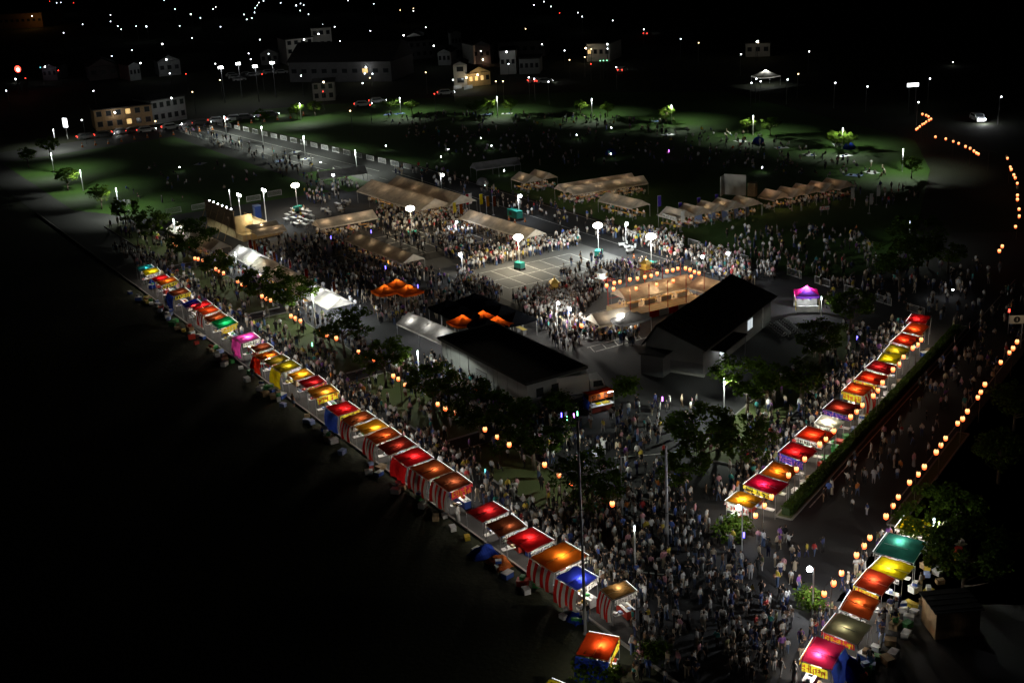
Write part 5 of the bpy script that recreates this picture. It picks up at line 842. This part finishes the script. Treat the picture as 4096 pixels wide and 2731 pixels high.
p = G(*r1(445, 850), 4); T = thing('light_sign', 'white green illuminated pylon sign by the left road', 'sign', (p.x, p.y, 0), -.6); MB().bbox((-.7, 0, 3.0), (.7, .3, 5.2)).obj('panel', 'sign_white', T); MB().tube((0, .15, 0), (0, .15, 3.0), .12).obj('post', 'steel', T)
p = G(*r1(120, 478), 8); T = thing('light_sign', 'red rimmed round sign in the far town', 'sign', (p.x, p.y, 0), -.3); MB().tube((0, 0, 8), (0, .3, 8), 1.0, n=14).obj('panel', 'lamp_red', T); MB().tube((.2, -.02, 7.8), (.2, -.01, 7.8), .55, n=12).obj('face', 'sign_white', T); MB().tube((0, .15, 0), (0, .15, 7), .15).obj('post', 'dark_metal', T)
# cars
cp = Proto('car', 'car')
bd = MB(); pr_ = [(-2.1, .3), (2.1, .3), (2.15, .75), (1.3, .88), (.75, 1.38), (-1.2, 1.42), (-2.0, .95), (-2.15, .7)]
bd.add([(x, -.82, z) for x, z in pr_]+[(x, .82, z) for x, z in pr_], [tuple(range(8)), tuple(range(15, 7, -1))]+[((i+1) % 8, i, i+8, (i+1) % 8+8) for i in range(8)]); cp.part('body', bd, 'white_metal')
for sd in (-1, 1): cp.part('side_window', MB().add([(-1.7, sd*.83, .93), (1.1, sd*.83, .93), (.68, sd*.83, 1.32), (-1.15, sd*.83, 1.34)], [(0, 1, 2, 3)]), 'glass_dark')
cp.part('windscreen', MB().add([(1.27, -.7, .92), (1.27, .7, .92), (.79, .66, 1.36), (.79, -.66, 1.36)], [(0, 1, 2, 3)]), 'glass_dark')
for x_ in (-1.3, 1.3):
    for y_ in (-.83, .63): cp.part('wheel', MB().tube((x_, y_, .32), (x_, y_+.2, .32), .32, n=10), 'rubber')
for y_ in (-.6, .6): cp.part('headlight', MB().box((2.14, y_, .66), (.08, .3, .16)), 'bulb_white'); cp.part('taillight', MB().box((-2.14, y_, .8), (.08, .28, .2)), 'lamp_red')
for i, (x, y, r_) in enumerate(((1180, 892, .35), (1010, 912, .35), (935, 915, .35), (1390, 862, .3), (1320, 868, 3.4), (600, 958, .5), (720, 945, .4), (840, 925, .4), (1620, 832, .2), (1690, 826, .2), (1500, 846, .25), (1780, 812, 3.3), (1860, 806, .2))):
    p = G(*r1(x, y)); cc_ = rnd.choice(['white_metal', 'dark_metal', 'steel', 'white_metal']); T = cp.put({'white_metal': 'white', 'dark_metal': 'black', 'steel': 'silver'}[cc_]+' car queued on the road beyond the first lawn', p, r_, 'cars queued beyond the first lawn', 1.1, {'body': cc_})
    if i % 2 == 0: lamp('POINT', (2.9, 0, .7), 60, (1, .98, .92), .1, T)
for x, y, r_ in ((150, 735, .1), (720, 655, .1), (250, 712, .1), (1340, 572, .2), (1400, 575, .2), (1932, 495, 1.2), (2103, 243, 1.2)): cp.put('car on the road before the town houses', G(*r2(x, y)), r_, 'cars before the town houses', 1.1)
for x, y in ((1620, 545), (1650, 560), (1700, 525), (1740, 530), (1790, 520), (1850, 510), (1900, 505), (1940, 510), (1600, 530), (1670, 540)): cp.put('car parked under the distant floodlights', G(*r1(x, y)), rnd.uniform(.1, .4), 'cars in the distant car park', 1.0, {'headlight': 'white_metal', 'taillight': 'lacquer', 'body': rnd.choice(['white_metal', 'steel', 'dark_metal'])})
p = G(*r3(2030, 835)); T = cp.put('car with blazing headlights stopped at the far crossing', p, -1.6, None, 1.2); lamp('POINT', (3.2, 0, .7), 500, (.95, .98, 1), .15, T)
# picnic sheets, dome tents and hand lights on the lawns
for c, pts in ((r3, [(395, 975), (1115, 1075), (1300, 1190), (1070, 1000), (1180, 1210), (1150, 1020), (680, 1020), (870, 1070)]), (r2, [(320, 790), (400, 785), (1000, 790), (1140, 785), (2180, 835), (2250, 930)]), (r1, [(1930, 1110), (2110, 1095), (1380, 1130), (2030, 1050)])):
    for x, y in pts: p = G(*c(x, y)); T = thing('picnic_sheet', 'pale picnic sheet spread on the lamp lit lawn', 'mat', V(p.x, p.y, .02), rnd.random()*3, 'picnic sheets on the lawns'); MB().sheet((-1.4, -1, 0), (1.4, -1, 0), (1.4, 1, 0), (-1.4, 1, 0), 6, 5, lambda u, v: V(0, 0, .03+.03*math.sin(20*u)*math.sin(16*v))).obj('sheet', rnd.choice(['blue_light', 'white_foam', 'table_white']), T); MB().box((.5, .3, .15), (.5, .3, .25)).obj('bag', 'black', T); MB().box((-.6, -.2, .12), (.35, .3, .2)).obj('cooler', 'blue_plastic', T)
for c, xy, mt_, l in ((r3, (520, 985), 'tarp_blue', 'blue dome tent under the lawn rim lamp'), (r3, (1145, 1025), 'tarp_blue', 'blue dome tent beside the tree and lamp pair'), (t3, (620, 470), 'vinyl_grey', 'grey dome tent beside the far road'), (r2, (1855, 1065), 'tarp_blue', 'small dome tent lit inside on the dark lawn')):
    p = G(*c(*xy)); T = thing('dome_tent', l, 'tent', p, rnd.random()*3); MB().lathe([(1.2, 0), (1.15, .5), (.8, 1.0), (.3, 1.25), (.05, 1.28)], n=12).obj('shell', mt_, T, True); MB().path([(-1.2, 0, 0), (-.85, 0, .95), (0, 0, 1.3), (.85, 0, .95), (1.2, 0, 0)], .02, 4).obj('pole', 'steel', T)
hl = Proto('hand_light', 'light').part('bulb', MB().ball((0, 0, .95), .11, 6, 4), 'bulb_white').part('handle', MB().tube((0, 0, 0), (0, 0, .85), .03, n=5), 'black')
for c, pts in ((r2, [(1620, 930), (1858, 880), (735, 1028), (685, 1080), (960, 952), (1033, 1005), (1855, 1060), (1118, 1175), (990, 1277), (305, 1005)]), (r3, [(415, 1240), (545, 1155), (1860, 430)]), (r1, [(2208, 1118), (1235, 1152), (107, 550)]), (r6, [(1810, 440), (1860, 428), (1715, 445)])):
    for x, y in pts: p = G(*c(x, y), .95); hl.put('small white hand light on a stake in the dark', (p.x, p.y, 0), 0, 'hand lights in the dark')

# ------------------------------------------------------------------ people
def body(pose):
    q = []; sh = 1.33; L = {'walk': (.2, -.2), 'walk2': (-.17, .17)}.get(pose, (.03, -.02))
    robe = pose in ('robe', 'robe2'); sit = pose == 'sit'; dz = -.44 if sit else 0
    def C(a, b, ra, rb, part): q.append((Vector(a)+V(0, 0, dz), Vector(b)+V(0, 0, dz), ra, rb, part))
    C((-.13, 0, sh), (.13, 0, sh), .075, .075, 'top'); C((0, 0, 1.27), (0, 0, 1.08), .135, .12, 'top'); C((-.05, 0, 1.05), (.05, 0, 1.05), .115, .115, 'top'); C((-.07, 0, .93), (.07, 0, .93), .115, .115, 'bottom' if not robe else 'top')
    C((0, .0, 1.38), (0, .01, 1.45), .05, .05, 'skin'); C((0, .012, 1.5), (0, .02, 1.57), .085, .092, 'head'); C((0, .1, 1.53), (0, .115, 1.515), .018, .02, 'head')
    if pose in ('robe', 'phone', 'stand2'): C((0, -.05, 1.56), (0, -.085, 1.36), .075, .05, 'hair')
    for sd, st in ((-1, L[0]), (1, L[1])):
        if sit: K = ((.1*sd, .42, .93), (.11*sd, .45, .52)); ft = (.11*sd, .58, .48)
        else: K = ((.1*sd, st*.55+.03, .5), (.1*sd, st, .09)); ft = (.11*sd, st+.16, .05)
        C((.09*sd, 0, .9), K[0], .09, .065, 'bottom'); C(K[0], K[1], .062, .045, 'bottom' if not pose == 'stand2' else 'skin'); C(K[1], ft, .045, .04, 'shoe')
        if pose == 'phone': E_, Hn = (.25*sd, .06, 1.1), (.12*sd, .28, 1.27)
        elif pose == 'reach' and sd > 0: E_, Hn = (.3, .1, 1.45), (.26, .2, 1.7)
        elif pose == 'hold': E_, Hn = (.27*sd, -.05, 1.08), (.13*sd, .22, 1.08)
        elif sit: E_, Hn = (.27*sd, .05, 1.07), (.15*sd, .3, 1.02)
        else: E_, Hn = (.25*sd, -.03-st*.3, 1.07), (.25*sd, .06-st*.5, .84)
        C((.18*sd, 0, sh), E_, .06, .045, 'top'); C(E_, Hn, .042, .03, 'skin' if pose not in ('robe', 'robe2') else 'top'); d = (Vector(Hn)-Vector(E_)).normalized(); C(Hn, Vector(Hn)+d*.07, .032, .036, 'skin')
        q[-1] = q[-1]+(sd,)
    if robe: C((0, 0, .95), (0, 0, .2), .13, .19, 'bottom')
    if pose == 'hold': C((0, .26, .98), (0, .28, 1.12), .11, .11, 'bag')
    if pose == 'stand2': C((.2, -.12, 1.2), (.2, -.14, 1.0), .09, .1, 'bag'); C((0, 0, .93), (0, 0, .62), .14, .2, 'bottom')
    return q
PARTS = ['top', 'bottom', 'skin', 'head', 'hair', 'shoe', 'bag']
def figure(pose, voxel, ratio, extras):
    q = body(pose); mb = MB()
    for c in q:
        mb.tube(c[0], c[1], c[2], c[3], 10); mb.ball(c[0], c[2], 10, 6); mb.ball(c[1], c[3], 10, 6)
    me = mb.mesh('tmp', 'clothing'); o = link('tmp', me); r = o.modifiers.new('r', 'REMESH'); r.mode = 'VOXEL'; r.voxel_size = voxel; d = o.modifiers.new('d', 'DECIMATE'); d.ratio = ratio
    bpy.context.view_layer.update(); dg = bpy.context.evaluated_depsgraph_get(); ev = bpy.data.meshes.new_from_object(o.evaluated_get(dg)); bpy.data.objects.remove(o)
    v = np.empty(len(ev.vertices)*3); ev.vertices.foreach_get('co', v); v = v.reshape(-1, 3); ev.calc_loop_triangles(); t_ = np.empty(len(ev.loop_triangles)*3, np.int32); ev.loop_triangles.foreach_get('vertices', t_); t_ = t_.reshape(-1, 3)
    c = v[t_].mean(1); best = np.full(len(c), 9.); part = np.zeros(len(c), np.int32)
    for k in q:
        a, b = np.array(k[0]), np.array(k[1]); ab = b-a; u = np.clip(((c-a)@ab)/max(1e-9, ab@ab), 0, 1); ds = np.linalg.norm(c-(a+u[:, None]*ab), axis=1)-(k[2]+(k[3]-k[2])*u); ms = ds < best; best[ms] = ds[ms]; part[ms] = PARTS.index(k[4])
    hd = part == 3; hz = 1.585+(-.44 if pose == 'sit' else 0); part[hd] = np.where((c[hd, 2] > hz) | (c[hd, 1] < -.005), 4, 2)
    if extras:   # five fingers to each hand, eyes and mouth
        xb = MB(); pm = []
        for k in q:
            if len(k) == 6:
                sd = k[5]; d_ = (k[1]-k[0]).normalized(); sx = d_.orthogonal().normalized(); sx = V(0, 1, 0)-d_*d_.y; sx = sx.normalized() if sx.length > .1 else V(1, 0, 0); nn = d_.cross(sx)
                for f in range(4): p0 = k[1]+d_*.025+sx*(.024-.016*f); p1 = p0+d_*(.04+.012*(1.5-abs(f-1.2)))-nn*.004; xb.tube(p0, p1, .009, .008, 4); xb.tube(p1, p1+d_*.025-nn*.02*sd, .008, .006, 4)
                th = k[0]+d_*.03+sx*.03; xb.tube(th, th+sx*.03+d_*.035, .011, .008, 4)
        nf = len(xb.f); dz = -.44 if pose == 'sit' else 0
        for sd in (-1, 1): xb.box((.034*sd, .105, 1.55+dz), (.022, .012, .01))
        xb.box((0, .107, 1.478+dz), (.035, .01, .008)); tri = []; lab = []
        for i, f in enumerate(xb.f):
            for j in range(1, len(f)-1): tri.append((f[0], f[j], f[j+1])); lab.append(2 if i < nf else 4)
        t_ = np.concatenate([t_, np.array(tri, np.int32)+len(v)]); v = np.concatenate([v, np.array(xb.v)]); part = np.concatenate([part, np.array(lab, np.int32)])
    return v.astype(np.float32), t_.astype(np.int32), part
def tri_mesh(name, v, t_, colr):
    me = bpy.data.meshes.new(name); me.vertices.add(len(v)); me.vertices.foreach_set('co', v.astype(np.float32).ravel()); n = len(t_)
    me.loops.add(n*3); me.loops.foreach_set('vertex_index', t_.astype(np.int32).ravel()); me.polygons.add(n); me.polygons.foreach_set('loop_start', np.arange(0, n*3, 3, dtype=np.int32)); me.polygons.foreach_set('use_smooth', np.ones(n, bool))
    me.materials.append(M('clothing')); at_ = me.color_attributes.new('Col', 'FLOAT_COLOR', 'CORNER'); cc = np.ones((n*3, 4), np.float32); cc[:, :3] = np.repeat(colr, 3, 0); at_.data.foreach_set('color', cc.ravel()); me.update(calc_edges=True); return me
POSES = ['stand', 'walk', 'walk2', 'phone', 'hold', 'reach', 'robe', 'stand2', 'sit']
PH = {'stand': 'standing', 'walk': 'striding', 'walk2': 'walking', 'phone': 'holding a phone', 'hold': 'carrying a bundle', 'reach': 'raising one arm', 'robe': 'in long robe', 'stand2': 'with shoulder bag', 'sit': 'sitting'}
HI = {p: figure(p, .026, .2, True) for p in POSES}; LO = {p: figure(p, .05, .075, False) for p in POSES}
COLS = {'white': (.66, .66, .66), 'black': (.02, .02, .022), 'grey': (.32, .32, .33), 'navy': (.03, .04, .12), 'beige': (.5, .42, .31), 'red': (.45, .04, .04), 'yellow': (.62, .48, .06), 'pink': (.65, .32, .38), 'teal': (.05, .3, .28), 'denim': (.09, .14, .27), 'purple': (.2, .08, .32), 'brown': (.17, .1, .06), 'blue': (.07, .13, .45), 'olive': (.16, .17, .08), 'orange': (.6, .2, .04)}
TOPW = [('white', 33), ('black', 36), ('grey', 8), ('navy', 7), ('beige', 7), ('red', 2), ('yellow', 2.5), ('pink', 4), ('teal', 2), ('purple', 1.5), ('brown', 2), ('blue', 2.5), ('olive', 2), ('orange', 1)]
BOTW = [('black', 45), ('denim', 16), ('navy', 12), ('beige', 12), ('grey', 6), ('white', 6), ('brown', 4)]
def pick(q, tab): return q.choices([a for a, _ in tab], [b for _, b in tab])[0]
def colours(top, bot, hair, q=None):
    c = np.empty((7, 3)); c[0] = COLS[top]; c[1] = COLS[bot]; c[2] = (.5, .33, .23); c[3] = c[2]; c[4] = hair; c[5] = (.05, .05, .05) if bot != 'beige' else (.6, .6, .58); c[6] = (.25, .12, .07); return c
TAKEN = {}
FA = np.array(FOOT)
def free(x, y, gap=.42):
    if len(FA):
        dx, dy = x-FA[:, 0], y-FA[:, 1]; u = np.abs(dx*FA[:, 2]+dy*FA[:, 3]); v = np.abs(-dx*FA[:, 3]+dy*FA[:, 2])
        if ((u < FA[:, 4]) & (v < FA[:, 5])).any(): return False
    k = (int(math.floor(x/.5)), int(math.floor(y/.5)))
    for i in (-1, 0, 1):
        for j in (-1, 0, 1):
            for (a, b) in TAKEN.get((k[0]+i, k[1]+j), ()):
                if (a-x)**2+(b-y)**2 < gap*gap: return False
    TAKEN.setdefault(k, []).append((x, y)); return True
PEOPLE = []
def inside(x, y, P):
    r = False; n = len(P)
    for i in range(n):
        a, b = P[i], P[i-1]
        if (a.y > y) != (b.y > y) and x < (b.x-a.x)*(y-a.y)/(b.y-a.y)+a.x: r = not r
    return r
def crowd(P, n, zone, z=0, sit=0., tops=None, face=None, bots=None, gap=.42, poses=None):
    q = random.Random(len(PEOPLE)*7+n); xs = [p.x for p in P]; ys = [p.y for p in P]; got = 0; tr_ = 0
    while got < n and tr_ < n*40:
        tr_ += 1; x, y = q.uniform(min(xs), max(xs)), q.uniform(min(ys), max(ys))
        if not inside(x, y, P) or q.random() > .5+.9*mnoise(V(x*.33, y*.33, 3)) or not free(x, y, gap): continue
        got += 1; pose = 'sit' if q.random() < sit else q.choice(poses or ['stand', 'stand', 'walk', 'walk', 'walk2', 'walk2', 'phone', 'hold', 'robe', 'stand2', 'reach'] if q.random() < .9 else ['stand'])
        PEOPLE.append((x, y, z, (face+q.gauss(0, .5) if face is not None else q.random()*6.28), pose, pick(q, tops or TOPW), pick(q, bots or BOTW), q.gauss(1, .06)*(1 if q.random() > .12 else .72), zone))
def rect(f, t0, t1, s0, s1): return [f(t0, s0), f(t1, s0), f(t1, s1), f(t0, s1)]
def px(c, *pts): return [G(*c(*p)) for p in pts]
W1 = 'beside the field stalls'; W2 = 'under the verge trees'; W3 = 'in the street crowd'; W4 = 'on the entrance asphalt'; W5 = 'before the hedge stalls'; W6 = 'on the dark road'; W7 = 'behind the stalls'; W0 = 'in the plaza crowd'
MAT = [('white', 75), ('grey', 10), ('pink', 6), ('beige', 9)]; DRK = [('black', 60), ('navy', 20), ('grey', 15), ('purple', 5)]; BRT = [('white', 52), ('beige', 12), ('grey', 8), ('yellow', 5), ('pink', 6), ('black', 8), ('teal', 4), ('blue', 3), ('red', 3)]
crowd(px(FV, (1190, 1185), (1440, 1130), (1560, 1105), (1650, 1200), (1690, 1260), (1740, 1360), (1780, 1400), (1790, 1568), (1420, 1568), (1440, 1440), (1380, 1360)), 430, W3)
crowd(px(FV, (1690, 1240), (1900, 1250), (1820, 1420), (1840, 1568), (1780, 1568), (1750, 1400)), 40, W3)
crowd(px(FV, (1270, 965), (1380, 930), (1600, 930), (1600, 1010), (1530, 1100), (1420, 1130), (1330, 1110), (1300, 1050)), 110, W4)
crowd(rect(R, 60, 119, .25, 3.9), 270, W1, face=None); crowd(rect(R, -22, 60, .25, 3.9), 280, W1)
for a, b in ((-40, -5), (-2, 27), (30, 57), (60, 82), (85, 104)): crowd(rect(R, a+.4, b-.4, 4.3, 9.3), int((b-a)*1.6), W2, .1, .1)
crowd(rect(R, -4, 94, 9.9, 12.0), 300, W0); crowd(rect(R, 60, 95, 9.9, 16.5), 170, W0)
crowd(rect(R, -6, 47, 17.2, 34), 600, W0); crowd(px(t2, (1050, 1090), (1900, 1090), (2300, 1250), (1800, 1480), (1200, 1250)), 80, W0)
crowd(px(r5, (800, 300), (930, 240), (1250, 120), (1640, 60), (1650, 130), (1400, 185), (910, 300)), 230, W0, tops=BRT, gap=.36); crowd(px(r5, (1780, 45), (2200, 40), (2352, 110), (2352, 250), (2180, 190), (2000, 105)), 190, W0, tops=BRT, gap=.36); crowd(px(r5, (790, 320), (880, 345), (1110, 470), (1060, 510), (800, 390)), 100, W0)
crowd(px(r5, (1170, 500), (1420, 440), (1640, 385), (1830, 350), (1840, 430), (1720, 540), (1640, 620), (1300, 640)), 250, W0, tops=[('white', 45), ('grey', 30), ('black', 15), ('pink', 5), ('red', 5)]); crowd(px(r5, (1350, 490), (1600, 470), (1640, 570), (1560, 620), (1380, 600)), 110, W0, tops=MAT, bots=[('white', 60), ('black', 40)], gap=.36, poses=['reach', 'stand', 'hold', 'walk'])
crowd(px(r5, (1700, 330), (1960, 265), (2352, 262), (2352, 300), (1900, 370), (1700, 370)), 110, W0, tops=DRK); crowd(px(r5, (1620, 230), (1780, 190), (1840, 250), (1700, 330), (1420, 390)), 22, W0, tops=DRK)
crowd(px(r6, (0, 190), (160, 150), (600, 290), (640, 380), (400, 410), (250, 370), (60, 290)), 190, W0, tops=BRT); crowd(px(r6, (300, 60), (900, 300), (1350, 420), (1350, 470), (880, 390), (300, 180)), 60, W0)
crowd(px(t2, (1050, 840), (1650, 850), (2350, 850), (2350, 1060), (1500, 1100), (1080, 1090)), 200, W0, tops=BRT); crowd(px(t3, (50, 950), (500, 1010), (1250, 1250), (1100, 1350), (600, 1180), (50, 1150)), 170, W0); crowd(px(t3, (50, 1150), (900, 1400), (500, 1560), (100, 1500)), 120, W0)
crowd(px(t2, (100, 480), (800, 450), (820, 620), (300, 760), (0, 720)), 50, W0, tops=BRT); crowd(px(r5, (1320, 650), (1640, 640), (1720, 720), (1600, 860), (1450, 830)), 70, W0); crowd(px(t6, (450, 1130), (900, 1150), (1300, 1230), (1150, 1400), (500, 1300)), 60, W0)
crowd(rect(R2, -5, 49, .25, 4.1), 300, W5); crowd(rect(R2, 17.4, 40.6, 4.6, 9.2), 60, W2, .1); crowd(rect(R2, -1.6, 13.6, 4.6, 9.2), 30, W2, .1); crowd(rect(R2, -25, 46, -11.2, -5.0), 150, W6); crowd(rect(R2, -34, -6, -4, 16), 120, W0)
crowd(rect(R2, 46.5, 69, -17.6, -16.6), 26, W7, tops=[('white', 50), ('black', 30), ('navy', 20)]); crowd(rect(R2, 46, 69, -13.3, -12.3), 34, W3); crowd(rect(R, 5, 120, -3.9, -2.9), 40, W7)
crowd(px(r2, (300, 800), (1000, 830), (2300, 870), (2300, 1150), (1200, 1150), (500, 1020)), 220, W0, .012, .7); crowd(px(r3, (0, 860), (600, 960), (1500, 1200), (1550, 1330), (1200, 1250), (0, 1150)), 130, W0, .012, .7); crowd(px(r6, (300, 30), (1200, 20), (1400, 200), (1100, 330), (500, 200)), 110, W0, .012, .5); crowd(px(r1, (900, 1150), (1700, 1150), (2200, 1100), (1800, 1300), (1200, 1420), (800, 1350)), 34, W0, .012, .6)
crowd(rect(R, -130, -46, 46.5, 54), 75, W0); crowd(rect(R, -44, 40, 63, 70.5), 110, W0); crowd(px(r3, (700, 1330), (1500, 1300), (1650, 1400), (1300, 1480), (700, 1460)), 50, W0, .012, .2); crowd(px(r2, (400, 795), (1300, 800), (2300, 840), (2330, 870), (1000, 820)), 60, W0, .012, .5)
q = random.Random(3)
for p, a, pr in SEATS:
    for i in range(3):
        for sd in (-1, 1):
            if q.random() < pr: o = V(math.cos(a), math.sin(a), 0)*(i-1)*.6+V(-math.sin(a), math.cos(a), 0)*sd*.55; PEOPLE.append((p.x+o.x, p.y+o.y, 0, a+(math.pi if sd > 0 else 0), 'sit', pick(q, BRT), pick(q, BOTW), 1, W0))
PEOPLE.sort(key=lambda k: math.hypot(k[0], k[1]))
HAIR = [(.012, .01, .009), (.02, .014, .01), (.06, .03, .015), (.2, .2, .2), (.7, .7, .68)]
q = random.Random(9); near = []; rest = []; seen = 0
for k in PEOPLE:
    d = V(k[0], k[1], .8)-V(0, 0, HC); zz = d.dot(CF_); u = 2048+FP*d.dot(CX_)/zz; v = 1365.5-FP*d.dot(CU_)/zz
    if not (-60 < u < 4156 and -60 < v < 2830): continue
    (near if len(near) < 300 else rest).append(k)
MC = {}
for k in near:
    key = (k[4], k[5], k[6]); 
    if key not in MC: v, t_, pt = HI[k[4]]; MC[key] = tri_mesh('person', v, t_, colours(k[5], k[6], q.choices(HAIR, [50, 25, 15, 5, 5])[0])[pt])
    lab = f'person in {k[5]} top and {k[6]} {"skirt" if k[4] in ("robe", "stand2") else "trousers"} {PH[k[4]]} {k[8]}'
    o = link('person', MC[key], None, (k[0], k[1], k[2]), k[3]); o.scale = (k[7],)*3; tag(o, lab, 'person', 'people '+k[8])
# everyone further away is one crowd
VV, TTt, CCc = [], [], []; off = 0
for k in rest:
    v, t_, pt = LO[k[4]]; ca, sa = math.cos(k[3])*k[7], math.sin(k[3])*k[7]; w_ = np.empty_like(v); w_[:, 0] = v[:, 0]*ca-v[:, 1]*sa+k[0]; w_[:, 1] = v[:, 0]*sa+v[:, 1]*ca+k[1]; w_[:, 2] = v[:, 2]*k[7]+k[2]
    VV.append(w_); TTt.append(t_+off); off += len(v); CCc.append(colours(k[5], k[6], q.choices(HAIR, [50, 25, 15, 5, 5])[0])[pt])
co = link('crowd', tri_mesh('crowd', np.concatenate(VV), np.concatenate(TTt), np.concatenate(CCc))); struct(co, 'stuff'); co['label'] = 'dense festival crowd filling the plaza, walks and lawns'; co['category'] = 'crowd'
print('PEOPLE', len(near), len(rest), 'crowd tris', sum(len(t) for t in TTt), 'objects', len(bpy.data.objects), 'lights', len(bpy.data.lights))
